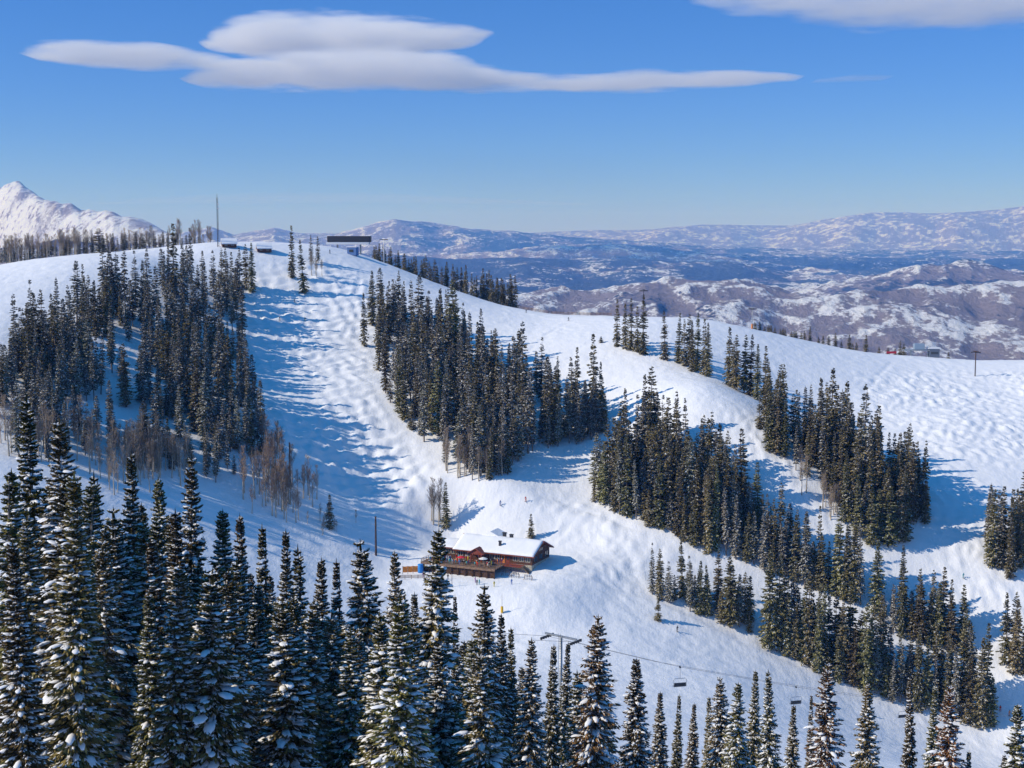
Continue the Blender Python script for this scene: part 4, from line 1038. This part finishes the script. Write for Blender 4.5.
# ------------------------------------------------------------------ people
def skin_mesh(name, nodes, edges):
    """nodes: name -> (x, y, z, radius); one continuous body grown round a skeleton"""
    me = bpy.data.meshes.new(name); keys = list(nodes)
    me.from_pydata([nodes[k][:3] for k in keys], [(keys.index(a), keys.index(b)) for a, b in edges], [])
    ob = bpy.data.objects.new(name, me); col.objects.link(ob)
    md = ob.modifiers.new('s', 'SKIN'); md.use_smooth_shade = True
    sv = me.skin_vertices[0].data
    for i, k in enumerate(keys):
        r = nodes[k][3]; sv[i].radius = (r, r) if not isinstance(r, tuple) else r; sv[i].use_root = (k == 'pelvis')
    sb = ob.modifiers.new('b', 'SUBSURF'); sb.levels = 1; sb.render_levels = 1
    dg = bpy.context.evaluated_depsgraph_get(); out = bpy.data.meshes.new_from_object(ob.evaluated_get(dg)); out.name = name
    bpy.data.objects.remove(ob); bpy.data.meshes.remove(me)
    return out
EDG = [('pelvis', 'waist'), ('waist', 'chest'), ('chest', 'neck'), ('neck', 'head'), ('head', 'crown')]
for s_ in 'lr': EDG += [('pelvis', 'hip' + s_), ('hip' + s_, 'knee' + s_), ('knee' + s_, 'foot' + s_), ('foot' + s_, 'toe' + s_), ('chest', 'sho' + s_), ('sho' + s_, 'elb' + s_), ('elb' + s_, 'han' + s_)]
def body(pose):
    n = {}
    lean = {'stand': 0, 'ski': .28, 'sit': .08}[pose]; pz = {'stand': .92, 'ski': .78, 'sit': .56}[pose]
    n['pelvis'] = (0, 0, pz, (.17, .13)); n['waist'] = (0, lean * .3, pz + .2, (.16, .12)); n['chest'] = (0, lean * .75, pz + .42, (.20, .14))
    n['neck'] = (0, lean, pz + .58, .065); n['head'] = (0, lean + .03, pz + .70, .105); n['crown'] = (0, lean + .02, pz + .80, .09)
    for s_, sg in (('l', -1), ('r', 1)):
        n['hip' + s_] = (sg * .1, 0, pz - .04, .10)
        if pose == 'sit': kn, ft = (sg * .13, .42, .52), (sg * .13, .44, .08)
        elif pose == 'ski': kn, ft = (sg * .13, .20, .46), (sg * .13, -.02, .08)
        else: kn, ft = (sg * .11, .02, .5), (sg * .12, -.02 + sg * .04, .07)
        n['knee' + s_] = (*kn, .075); n['foot' + s_] = (*ft, .06); n['toe' + s_] = (ft[0] + sg * .02, ft[1] + .18, ft[2] - .02, .05)
        n['sho' + s_] = (sg * .2, lean * .8, pz + .48, .075)
        ex, ey = (.26, .16) if pose != 'stand' else (.27, -.02)
        n['elb' + s_] = (sg * ex, lean * .8 + ey - .05, pz + .24, .055)
        n['han' + s_] = (sg * (ex - .02), lean * .8 + ey + (.22 if pose != 'stand' else .08), pz + (.2 if pose != 'stand' else .02), .045)
    return skin_mesh('person', n, EDG), pz, n
M_SKIN = mat('skin', (.50, .30, .21), .6); M_PANTS = [mat('dark_trousers', (.03, .03, .04), .8), mat('grey_trousers', (.16, .16, .18), .8)]
JACK = {'red': (.50, .03, .03), 'blue': (.04, .14, .45), 'black': (.025, .025, .03), 'white': (.7, .7, .7), 'orange': (.65, .2, .03), 'green': (.06, .25, .09), 'teal': (.03, .32, .38), 'purple': (.2, .06, .28), 'yellow': (.65, .5, .05)}
M_JACK = {k: mat(k + '_jacket', v, .8) for k, v in JACK.items()}
M_HELM = [mat('dark_helmet', (.03, .03, .035), .4), mat('pale_helmet', (.6, .6, .62), .4)]
BOD = {}
for pose in ('stand', 'ski', 'sit'):
    me, pz, n = body(pose); zz = np.array([f.center.z for f in me.polygons])
    me.polygons.foreach_set('material_index', np.where(zz > pz + .60, 2, np.where(zz > pz - .02, 0, 1)).astype(np.int32)); BOD[pose] = (me, pz, n)
def helmet_mesh(pose):
    me, pz, n = BOD[pose]; c_ = n['crown']; b_ = MB()
    b_.lathe([(.135, -.06), (.14, 0), (.12, .07), (.07, .115), (.02, .125)], (c_[0], c_[1], c_[2]), 10)
    me2 = bpy.data.meshes.new('helmet'); b_.bm.to_mesh(me2); b_.bm.free(); return me2
HELM = {k: helmet_mesh(k) for k in BOD}
def ski_mesh():
    b_ = MB(); b_.poly([(-.045, -.75, 0), (.045, -.75, 0), (.04, .0, .0), (.05, .75, .0), (.045, .85, .08), (-.045, .85, .08), (-.05, .75, 0), (-.04, 0, 0)], (0, 0, .025))
    me = bpy.data.meshes.new('ski'); b_.bm.to_mesh(me); b_.bm.free(); me.materials.append(mat('ski_top', (.10, .11, .13), .4, var=.3, vscale=.3)); return me
SKI = ski_mesh()
def person(pose, loc, rz, jk, label, group=None, skis=False, sc=1.0):
    base, pz, n = BOD[pose]; me = base.copy(); me.materials.clear()
    for q in (M_JACK[jk], rnd.choice(M_PANTS), M_SKIN): me.materials.append(q)
    o_ = link('person', me); o_.location = loc; o_.rotation_euler = (0, 0, rz); o_.scale = (sc,) * 3; tag(o_, label, 'person', group)
    h_ = link('helmet', HELM[pose].copy(), rnd.choice(M_HELM), o_)
    if skis:
        for s_ in 'lr':
            k_ = link('ski', SKI, (), o_); f_ = n['foot' + s_]; k_.location = (f_[0], f_[1] + .05, -.01)
            b_ = MB(); hx = n['han' + s_]; b_.tube([(hx[0], hx[1] + .03, hx[2] + .05), (hx[0] * 1.25, hx[1] - .35, .02)], .012, 5); b_.build('ski_pole', M_DSTEEL, o_)
    return o_
# crowd on the terrace, seated at the tables and standing between them
jl = list(JACK)
for (x, y) in tables:
    for sg in (-1, 1):
        for dx in (-.5, .45):
            if rnd.random() < .92:
                person('sit', lw(x + dx, y + sg * .72, DZ), -LA + (0 if sg < 0 else math.pi), rnd.choice(jl), 'person in ski clothes sitting at a picnic table on the lodge deck', 'people seated on the lodge deck')
for k in range(36):
    person('stand', lw(rnd.uniform(0, 24), rnd.choice([-8.2, -5.25, -1.6, -2.4, -7.9]), DZ), rnd.random() * 6.28, rnd.choice(jl), 'person in ski clothes standing on the lodge deck', 'people standing on the lodge deck')
for k in range(9):
    x_, y_ = rnd.uniform(1, 36), rnd.uniform(-16, -11.5); q_ = lw(x_, y_, 0)
    person('stand', (q_.x, q_.y, ground_z(q_.x, q_.y)[0]), rnd.random() * 6.28, rnd.choice(jl), 'person in ski clothes standing on the snow below the lodge deck', 'people on the snow below the lodge deck')
for i_, x_ in enumerate((26.5, 30.0, 34.5)):
    q_ = lw(x_, -5.2 - .6 * i_, 0)
    t = empty('ski_rack', (q_.x, q_.y, ground_z(q_.x, q_.y)[0]), -LA, 'wooden ski rack with leaning skis on the snow in front of the lodge', 'rack', 'ski racks in front of the lodge')
    b_ = MB()
    for s_ in (-1.3, 1.3): b_.tube([(s_, -.5, -.2), (s_, 0, 1.15)], .05, 5); b_.tube([(s_, .5, -.2), (s_, 0, 1.15)], .05, 5)
    b_.tube([(-1.4, 0, 1.12), (1.4, 0, 1.12)], .05, 5); b_.build('frame', M_DECKW, t)
    for k in range(9):
        x2 = -1.15 + .28 * k; s_ = 1 if k % 2 else -1
        link('ski', SKI, (), t).matrix_local = Matrix.Translation((x2, s_ * .28, .80)) @ Matrix.Rotation(s_ * .22, 4, 'X') @ Matrix.Rotation(math.pi / 2, 4, 'X')
SK = [(305,321,'black','right one of two dark-clad skiers side by side high on the mogul run'),(280,322,'black','left one of two dark-clad skiers side by side high on the mogul run'),
      (295,303,'black','skier alone under the tree cluster near the top of the mogul run'),(677,632,'black','skier gliding down the groomed slope below the small spruce at the corner of a clump'),
      (526,502,'red','small skier on the slope above the lone spruce behind the lodge'),(963,578,'teal','skier on the bumpy right-hand piste above the edge clump'),
      (1000,714,'red','left one of two skiers low on the piste at the right edge'),(1009,717,'orange','right one of two skiers low on the piste at the right edge'),
      (899,466,'black','upper left one of two skiers in the tree shadow on the right-hand piste'),(920,474,'black','lower right one of two skiers in the tree shadow on the right-hand piste'),
      (569,321,'black','skier on the flat saddle in front of the crest'),(330,254,'black','person standing at the top of the mogul run beside the summit lift'),
      (971,358,'black','skier near the pole on the right-hand crest'),(526,313,'black','skier on the crest at the left end of the brown fence'),(870,716,'teal','skier in a teal jacket low between the foreground spruces'),
      (500,507,'blue','skier traversing above the lodge where the mogul run ends')]
for (u, v, jk, lab) in SK:
    p = hit(u, v)
    if p is not None: person('ski', p + [0, 0, .03], rnd.uniform(2.2, 4.0), jk, lab, None, True, 1.08)

# ------------------------------------------------------------------ chairlift in front
CA = [at(531, 640, 190), at(575, 642, 215), at(680, 667, 240), at(796, 687, 276), at(903, 703, 320), at(1046, 722, 400)]
CA = np.array(CA); dirc = CA[-1] - CA[1]; nrm = np.array([-dirc[1], dirc[0], 0]); nrm /= np.linalg.norm(nrm)
ang = math.atan2(dirc[1], dirc[0])
for off, lab in ((0, 'steel cable carrying the chairs across the slope, near strand'), (5.4, 'steel cable of the chairlift, far strand without chairs')):
    b_ = MB(); seg = []
    for i in range(len(CA) - 1):
        for f in np.linspace(0, 1, 9)[:-1]: seg.append(CA[i] * (1 - f) + CA[i + 1] * f + nrm * off)
    seg.append(CA[-1] + nrm * off)
    tag(b_.tube(seg, .025, 5).build('lift_cable', M_DSTEEL), lab, 'cable')
def lift_tower(top, h, rz, label, arm=3.2, r=.42, pad=None, mt=None, ladder=True, group=None):
    mt = mt or M_STEEL
    t = empty('lift_tower', (top[0], top[1], top[2] - h), rz, label, 'lift tower', group)
    MB().tube([(0, 0, -.5), (0, 0, h)], r, 12, r * .8).build('mast', mt, t, True)
    MB().box((-.14, -arm, h - .1), (.14, arm, h + .2)).build('crossarm', mt, t)
    for s_ in (-1, 1):
        b_ = MB().box((-1.7, s_ * (arm - .35) - .1, h - .42), (1.7, s_ * (arm - .35) + .1, h - .22))
        for k in range(6): b_.tube([(-1.5 + .6 * k, s_ * (arm - .35) - .12, h - .50), (-1.5 + .6 * k, s_ * (arm - .35) + .12, h - .50)], .17, 8)
        b_.build('sheave_assembly', M_DSTEEL, t)
    if ladder:
        b_ = MB()
        for s_ in (-.2, .2): b_.tube([(-r - .12, s_, .5), (-r * .8 - .12, s_, h + .6)], .03, 5)
        for z in np.arange(.8, h, .4): b_.tube([(-r - .1, -.2, z), (-r - .1, .2, z)], .02, 4)
        b_.build('ladder', mt, t)
    if pad: MB().lathe([(r + .22, .1), (r + .25, .3), (r + .25, 2.2), (r + .18, 2.3)]).build('pad', pad, t)
    return t
tp = CA[1] + nrm * 2.7 + np.array([0, 0, .35]); hgt = tp[2] - ground_z(tp[0], tp[1])[0]
lift_tower(tp, hgt, ang, 'grey steel lift tower with a ladder rising between the foreground spruces', 3.05, .30)
tp = CA[-1] + nrm * 2.7 + np.array([0, 0, .35]); hgt = max(6, tp[2] - ground_z(tp[0], tp[1])[0])
lift_tower(tp, hgt, ang, 'lift tower at the right edge where the chairlift leaves the photo', 3.05, .36)
def chair(p, label):
    t = empty('lift_chair', p, ang + math.pi / 2 + .9, label, 'lift chair', 'chairs of the chairlift')
    MB().box((-.12, -.22, -.16), (.12, .22, .12), bev=.04).build('grip', M_DSTEEL, t)
    MB().tube([(0, 0, -.1), (0, .1, -.8), (0, .12, -2.0)], .05, 6).build('hanger', M_STEEL, t)
    b_ = MB(); b_.tube([(-1.15, .12, -3.4), (-1.15, .1, -2.25), (-1.0, .12, -2.0), (1.0, .12, -2.0), (1.15, .1, -2.25), (1.15, .12, -3.4)], .045, 6)
    b_.tube([(-1.15, .12, -3.4), (-1.15, -.45, -3.45)], .04, 6); b_.tube([(1.15, .12, -3.4), (1.15, -.45, -3.45)], .04, 6); b_.build('bail_frame', M_STEEL, t)
    MB().box((-1.12, -.5, -3.5), (1.12, .1, -3.38), bev=.03).build('seat', M_DSTEEL, t)
    MB().box((-1.08, .10, -3.3), (1.08, .17, -2.75), bev=.03).build('backrest', M_DSTEEL, t)
    return t
chair(CA[2], 'empty lift chair hanging over the snow, nearest of the three in view')
chair(CA[3], 'empty lift chair hanging right of the tall neat spire')
chair(CA[4], 'small far lift chair hanging near the belt of trees at lower right')

# ------------------------------------------------------------------ poles and towers on the slopes
def on(u, v):
    for k in range(40):
        p = hit(u, v + k)
        if p is not None: return p
def simple_tower(u, v, vt, label, **k):
    p = on(u, v); h = (v - vt) / FOC * p[1]; lift_tower(p + [0, 0, h], h, k.pop('rz', .5), label, ladder=False, **k)
simple_tower(227, 306, 284, 'slim lift tower with a red pad at its foot by the upper mogul run', arm=1.2, r=.16, pad=M_RED)
simple_tower(384, 262, 238, 'white slim lift tower beside the crest right of the summit station', arm=1.6, r=.22, mt=M_WHITEP)
simple_tower(975, 377, 352, 'lone lift tower standing on the right-hand crest slope', arm=1.5, r=.25, mt=M_DARKW)
simple_tower(752, 326, 305, 'lift tower with an orange pad on the crest of the saddle', arm=1.2, r=.18, pad=M_ORANGE)
simple_tower(643, 352, 290, 'lift tower whose top rises just above the left clump on the saddle', arm=.8, r=.12, mt=M_DSTEEL)
simple_tower(844, 678, 652, 'rusty red lift tower standing among the lower belt of trees at right', arm=1.0, r=.2, mt=M_RUSTP if 'M_RUSTP' in globals() else M_REDW)
def pole(u, v, vt, r, m_, label, pad=None):
    p = on(u, v); h = (v - vt) / FOC * p[1]
    t = empty('pole', p, 0, label, 'pole'); MB().tube([(0, 0, -.3), (0, 0, h)], r, 8, r * .7).build('shaft', m_, t)
    MB().lathe([(r * .8, h), (r * 1.1, h + .03), (r * .3, h + .12)]).build('cap', m_, t)
    if pad: MB().lathe([(r + .3, .2), (r + .34, .4), (r + .34, 1.9), (r + .26, 2.0)]).build('pad', pad, t)
pole(290, 476, 443, .32, M_DARKW, 'tall dark wooden pole in the aspen thicket at the foot of the mogul run')
pole(376, 556, 516, .34, M_DARKW, 'dark bare pole rising behind the gappy-topped foreground spruce left of the lodge')
pole(502, 615, 596, .05, M_DSTEEL, 'thin pole with a yellow pad on the snow below the lodge', M_YELLOW)
pole(452, 588, 574, .10, M_DECKW, 'short wooden post in front of the lodge deck')

# ------------------------------------------------------------------ summit
p = on(349, 250); p = np.array([at(349, 250, 738)[0], 738.0, 0]); p[2] = ground_z(p[0], p[1])[0]
ztop = at(349, 236, 738)[2]
t = empty('lift_station', p, -.06, 'summit lift station with a long dark canopy roof on the skyline', 'lift station')
H_ = max(4.2, ztop - p[2])
MB().box((-11, -2.4, H_ - 3.1), (11.5, 2.4, H_), bev=.5).build('canopy', M_DSTEEL, t)
MB().box((-11.4, -2.2, H_ - 4.4), (10.8, 2.2, H_ - 3.13), bev=.15).build('machine_rail', M_WHITEP, t)
for x in (-6, 6): MB().tube([(x, 0, -1), (x, 0, H_ - 4.43)], .5, 10, .42).build('column', M_STEEL, t, True)
p2 = on(353, 255)
t = empty('lift_hut', p2 - [0, 0, .2], -.25, 'small blue hut standing in shade below the summit lift station', 'hut')
MB().box((-2.3, -2, 0), (2.3, 2, 4.0)).build('wall', mat('blue_boards', (.10, .19, .40), .7, var=.2), t)
MB().box((-2.6, -2.3, 4.0), (2.6, 2.3, 4.35), bev=.08).build('roof', M_ROOFSNOW, t)
w_ = MB().box((-1.2, -2.08, 1.6), (1.0, -2.01, 2.9)).build('window', M_GLASS, t)
def cabin(u, v, wdt, label, hw=1.7):
    p_ = on(u, v)
    t = empty('cabin', p_ - [0, 0, .3], .3, label, 'cabin')
    l = wdt / 2; d_ = 2.6
    MB().poly([(-l, -d_, 0), (-l, d_, 0), (-l, d_, hw), (-l, 0, hw + 2.0), (-l, -d_, hw)], (wdt, 0, 0)).build('wall', M_LOG, t)
    rr_ = MB()
    for s_ in (-1, 1): rr_.poly([(-l - .4, s_ * (d_ + .5), hw - .22), (-l - .4, 0, hw + 2.05), (-l - .4, 0, hw + 2.5), (-l - .4, s_ * (d_ + .5), hw + .2)], (wdt + .8, 0, 0))
    rr_.build('roof', M_ROOFSNOW, t)
    for x in (-l * .5, l * .4):
        f_ = MB().box((x - .5, -d_ - .06, 0.7), (x + .5, -d_ - .005, 1.5)).build('window', M_FRAMEW, t); MB().box((x - .4, -d_ - .085, 0.8), (x + .4, -d_ - .062, 1.4)).build('pane', M_GLASS, f_)
    MB().box((l + .005, -.5, 0), (l + .06, .5, 1.9)).build('door', M_DARKW, t)
cabin(264, 252, 6.5, 'snow-roofed cabin at the top of the mogul run, right of the clump of dark spruces')
cabin(229, 247, 6.5, 'snow-roofed cabin behind the trees beside the radio mast')
pm = np.array([at(218, 243, 668)[0], 668.0, 0]); pm[2] = ground_z(pm[0], pm[1])[0]; hm = at(218, 194, 668)[2] - pm[2]
t = empty('radio_mast', pm, 0, 'tall thin lattice radio mast on the left skyline', 'mast')
b_ = MB(); s3 = [(.45 * math.cos(a), .45 * math.sin(a)) for a in (0, 2.094, 4.189)]
for q in s3: b_.tube([(q[0], q[1], -.4), (q[0] * .7, q[1] * .7, hm * .93)], .07, 5)
for k in range(int(hm / 1.2)):
    for i in range(3):
        a, c_ = s3[i], s3[(i + 1) % 3]; z = k * 1.2 * .93; f = 1 - .3 * z / hm; b_.tube([(a[0] * f, a[1] * f, z), (c_[0] * f, c_[1] * f, z + 1.1)], .035, 4)
b_.build('lattice', M_DSTEEL, t); MB().tube([(0, 0, hm * .92), (0, 0, hm)], .08, 6).build('antenna', M_DSTEEL, t)
for z in (.72, .8): MB().lathe([(.1, 0), (.55, .12), (.6, .3)], (.5, -.3, hm * z), 10).build('dish', M_WHITEP, t)

# ------------------------------------------------------------------ upper terminal of the right-hand lift
def crest_point(u, extra):
    d = at(u, 300, 1.0); ys = np.arange(500, 860, 2.0); gz = ground_z(d[0] * ys, ys); y = ys[np.argmax(gz / ys)] + extra
    return np.array([d[0] * y, y, ground_z(d[0] * y, y)[0]])
p = crest_point(922, 3)
t = empty('lift_terminal', p, -.1, 'grey upper lift terminal on the right-hand crest with a white roof', 'lift terminal')
b_ = MB().box((-8, -1.3, 2.9), (6.5, 1.3, 3.5), bev=.1); b_.build('beam', M_STEEL, t)
for x in (-4.5, 3.5): MB().tube([(x, 0, -.8), (x, 0, 2.9)], .4, 8).build('column', M_STEEL, t)
MB().box((-3.2, -1.8, 3.52), (1.6, 1.8, 6.3), bev=.25).build('machine_house', mat('blue_grey_panel', (.25, .33, .42), .5), t)
MB().box((3.2, -2.2, 3.9), (9.2, 2.2, 4.5), bev=.15).build('roof', M_WHITEP, t); MB().box((4.0, -1.9, -.3), (8.6, 1.9, 3.88)).build('cabin', mat('slate_panel', (.12, .15, .20), .6), t)
MB().box((4.6, -1.96, 1.4), (8.0, -1.91, 2.6)).build('window', M_GLASS, t)
p = crest_point(893, 0)
t = empty('sign_board', p, .1, 'low red board on the crest left of the right-hand lift terminal', 'sign')
MB().box((-2.4, -.05, .5), (2.4, .05, 1.5)).build('board', M_RED, t)
for x in (-2, 2): MB().box((x - .06, .055, -.3), (x + .06, .17, 1.6)).build('post', M_DARKW, t)
# brown snow fence along the saddle crest
us = np.linspace(520, 612, 24); pts = [crest_point(u, -1.5) for u in us]
t = empty('snow_fence', pts[0], 0, 'low brown snow fence along the crest of the saddle', 'fence')
o0 = Vector(pts[0]); slat = MB()
for i in range(len(pts) - 1):
    a, b2 = Vector(pts[i]) - o0, Vector(pts[i + 1]) - o0
    MB().tube([a + Vector((0, 0, -.3)), a + Vector((0, 0, 1.5))], .06, 5).build('post', M_DARKW, t)
    for h in (.25, .6, .95, 1.25): slat.tube([a + Vector((0, .05, h)), b2 + Vector((0, .05, h))], .07, 4)
slat.build('slats', M_DECKW, t)

# ------------------------------------------------------------------ dead trunks in the foreground
def snag(u, v0, v1, Y, lean, r, m_, label):
    a = at(u, v1, Y); z = ground_z(a[0], Y)[0]; h = at(u, v0, Y)[2] - z
    t = empty('dead_tree', (a[0], Y, z - .2), 0, label, 'tree'); rs = np.random.RandomState(int(u))
    P = np.array([[lean * h * q, .15 * math.sin(q * 5), h * q] for q in np.linspace(0, 1, 8)])
    MB().tube(P, r, 8, r * .45).build('trunk', m_, t, True)
    b_ = MB()
    for k in range(10):
        q = .25 + .72 * rs.rand(); p0 = np.array([lean * h * q, 0, h * q]); an = rs.rand() * 6.28; l = .4 + rs.rand() * 1.0
        b_.tube([p0, p0 + np.array([math.cos(an) * l, math.sin(an) * l, -.1 * l])], .035, 4, .012)
    b_.build('branches', m_, t)
snag(48, 648, 760, 93, -.03, .20, M_ASPEN, 'pale bare dead trunk standing in the shade at lower left')
snag(176, 604, 690, 104, -.06, .17, mat('reddish_bark', (.20, .10, .07), .9, var=.3), 'leaning reddish dead trunk among the shaded spruces at lower left')

# ------------------------------------------------------------------ lens clouds

# ------------------------------------------------------------------ lens-shaped wave clouds, real soft volumes high above the haze
def cloud(name, label, stations, Y, dens, seed, depth=1300.0, soft=.97):
    st = np.array(stations, float)
    top = np.array([at(u, t_, Y) for u, t_, b_ in st]); bot = np.array([at(u, b_, Y) for u, t_, b_ in st])
    x0, x1 = top[0, 0], top[-1, 0]; zc = (top[:, 2].max() + bot[:, 2].min()) / 2; S = x1 - x0; HZ = (top[:, 2].max() - bot[:, 2].min())
    cx_ = (x0 + x1) / 2
    fx = (top[:, 0] - x0) / S
    def sm(y_, n=81):
        q = np.interp(np.linspace(0, 1, n), fx, y_)
        for _ in range(2): q[1:-1] = (q[:-2] + 2 * q[1:-1] + q[2:]) / 4
        return q
    n = 81; mid = sm((top[:, 2] + bot[:, 2]) / 2 - zc, n); half = sm(np.maximum((top[:, 2] - bot[:, 2]) / 2, 12), n); dep = depth * np.clip(half / half.max(), .12, 1) ** .6
    half[0] = half[-1] = 6
    K = 20; an = np.arange(K) * 2 * math.pi / K; xs = np.linspace(-S / 2, S / 2, n)
    V = np.stack([np.repeat(xs, K), (dep[:, None] * np.cos(an)).ravel(), (mid[:, None] + half[:, None] * np.sin(an)).ravel()], -1)
    F = [(i * K + j, i * K + (j + 1) % K, (i + 1) * K + (j + 1) % K, (i + 1) * K + j) for i in range(n - 1) for j in range(K)]
    V = np.concatenate([V, [[-S / 2 - 8, 0, mid[0]], [S / 2 + 8, 0, mid[-1]]]])
    me = bpy.data.meshes.new(name)
    me.from_pydata(V.tolist(), [], F + [(n * K, (j + 1) % K, j) for j in range(K)] + [(n * K + 1, (n - 1) * K + j, (n - 1) * K + (j + 1) % K) for j in range(K)]); me.update()
    m = bpy.data.materials.new(name + '_vapour'); m.use_nodes = True; nt = m.node_tree; N, L = nt.nodes.new, nt.links.new
    for q in list(nt.nodes):
        if q.type == 'BSDF_PRINCIPLED': nt.nodes.remove(q)
    tc = N('ShaderNodeTexCoord'); sp = N('ShaderNodeSeparateXYZ'); L(tc.outputs['Object'], sp.inputs[0])
    def M(op, a, b=0.0, clamp=False):
        q = N('ShaderNodeMath'); q.operation = op; q.use_clamp = clamp
        for i, s in enumerate((a, b)):
            if isinstance(s, (int, float)): q.inputs[i].default_value = s
            else: L(s, q.inputs[i])
        return q.outputs[0]
    xn = M('ADD', M('DIVIDE', sp.outputs['X'], S), .5, True)
    def curve(y_, lo, hi):
        c = N('ShaderNodeFloatCurve'); cu = c.mapping.curves[0]; yy = (y_ - lo) / (hi - lo)
        k = np.linspace(0, n - 1, 25).round().astype(int)
        cu.points[0].location = (0, yy[0]); cu.points[1].location = (1, yy[-1])
        for i in k[1:-1]: cu.points.new(i / (n - 1), float(yy[i]))
        c.mapping.update(); L(xn, c.inputs['Value'])
        return M('ADD', M('MULTIPLY', c.outputs[0], hi - lo), lo)
    cm_, ch, cd = curve(mid, -HZ, HZ), curve(half, 0, HZ), curve(dep, 0, depth)
    rz = M('DIVIDE', M('SUBTRACT', sp.outputs['Z'], cm_), ch); ry = M('DIVIDE', sp.outputs['Y'], cd)
    mp = N('ShaderNodeMapping'); mp.inputs['Scale'].default_value = (1 / 620, 1 / 620, 1 / 80); mp.inputs['Location'].default_value = (seed, 0, 0)
    no = N('ShaderNodeTexNoise'); no.inputs['Scale'].default_value = 1.0; no.inputs['Detail'].default_value = 7; L(tc.outputs['Object'], mp.inputs[0]); L(mp.outputs[0], no.inputs['Vector'])
    r2 = M('ADD', M('ADD', M('MULTIPLY', rz, rz), M('MULTIPLY', ry, ry)), M('MULTIPLY', M('SUBTRACT', no.outputs['Fac'], .41), 2.2))
    mr = N('ShaderNodeMapRange'); mr.interpolation_type = 'SMOOTHSTEP'
    mr.inputs['From Min'].default_value = 1.0; mr.inputs['From Max'].default_value = 1 - soft; mr.inputs['To Min'].default_value = 0; mr.inputs['To Max'].default_value = dens; L(r2, mr.inputs['Value'])
    pv = N('ShaderNodeVolumePrincipled'); pv.inputs['Color'].default_value = (1, 1, 1, 1); pv.inputs['Absorption Color'].default_value = (1, 1, 1, 1); pv.inputs['Anisotropy'].default_value = .1
    L(mr.outputs['Result'], pv.inputs['Density']); L(pv.outputs[0], nt.nodes['Material Output'].inputs['Volume'])
    o_ = link(name, me, m); o_.location = (cx_, Y, zc); tag(o_, label, 'cloud')
    return o_
cloud('lens_cloud', 'long flat lens-shaped cloud with a thin tail stretching right', [(184,79,83),(205,68,88),(240,60,91),(300,50,92),(360,46,92),(420,46,92),(455,52,92),(482,64,92),(520,74,92),(580,75,92),(640,70,92),(720,69,89),(770,73,83),(800,77,80)], 16000, .005, 3)
cloud('lens_cloud', 'domed upper lens cloud stacked on the long flat one', [(203,44,48),(214,31,54),(250,16,60),(320,11,62),(380,12,62),(430,21,58),(470,26,46),(494,31,35)], 17600, .005, 9)
cloud('lens_cloud', 'small flat cloud reaching left from under the domed one', [(24,53,57),(50,44,64),(90,42,68),(150,43,69),(210,52,69),(250,60,68),(280,64,67)], 15600, .006, 5, 900)
cloud('lens_cloud', 'wispy cloud cut off by the top right corner of the photo', [(690,-6,0),(740,-14,12),(810,-16,20),(880,-18,30),(950,-20,29),(1030,-22,26),(1120,-20,16),(1200,-6,0)], 16000, .0022, 15)
cloud('lens_cloud', 'faint thin wisp of cloud right of the tail of the long one', [(815,79,82),(850,75,81),(890,76,79)], 16000, .0012, 21, 500)
cloud('cloud_veil', 'faint pinkish veil of high cloud low over the left skyline', [(90,203,205),(160,196,205),(260,191,206),(380,191,205),(470,196,205),(590,203,206)], 58000, .00005, 27, 4000)
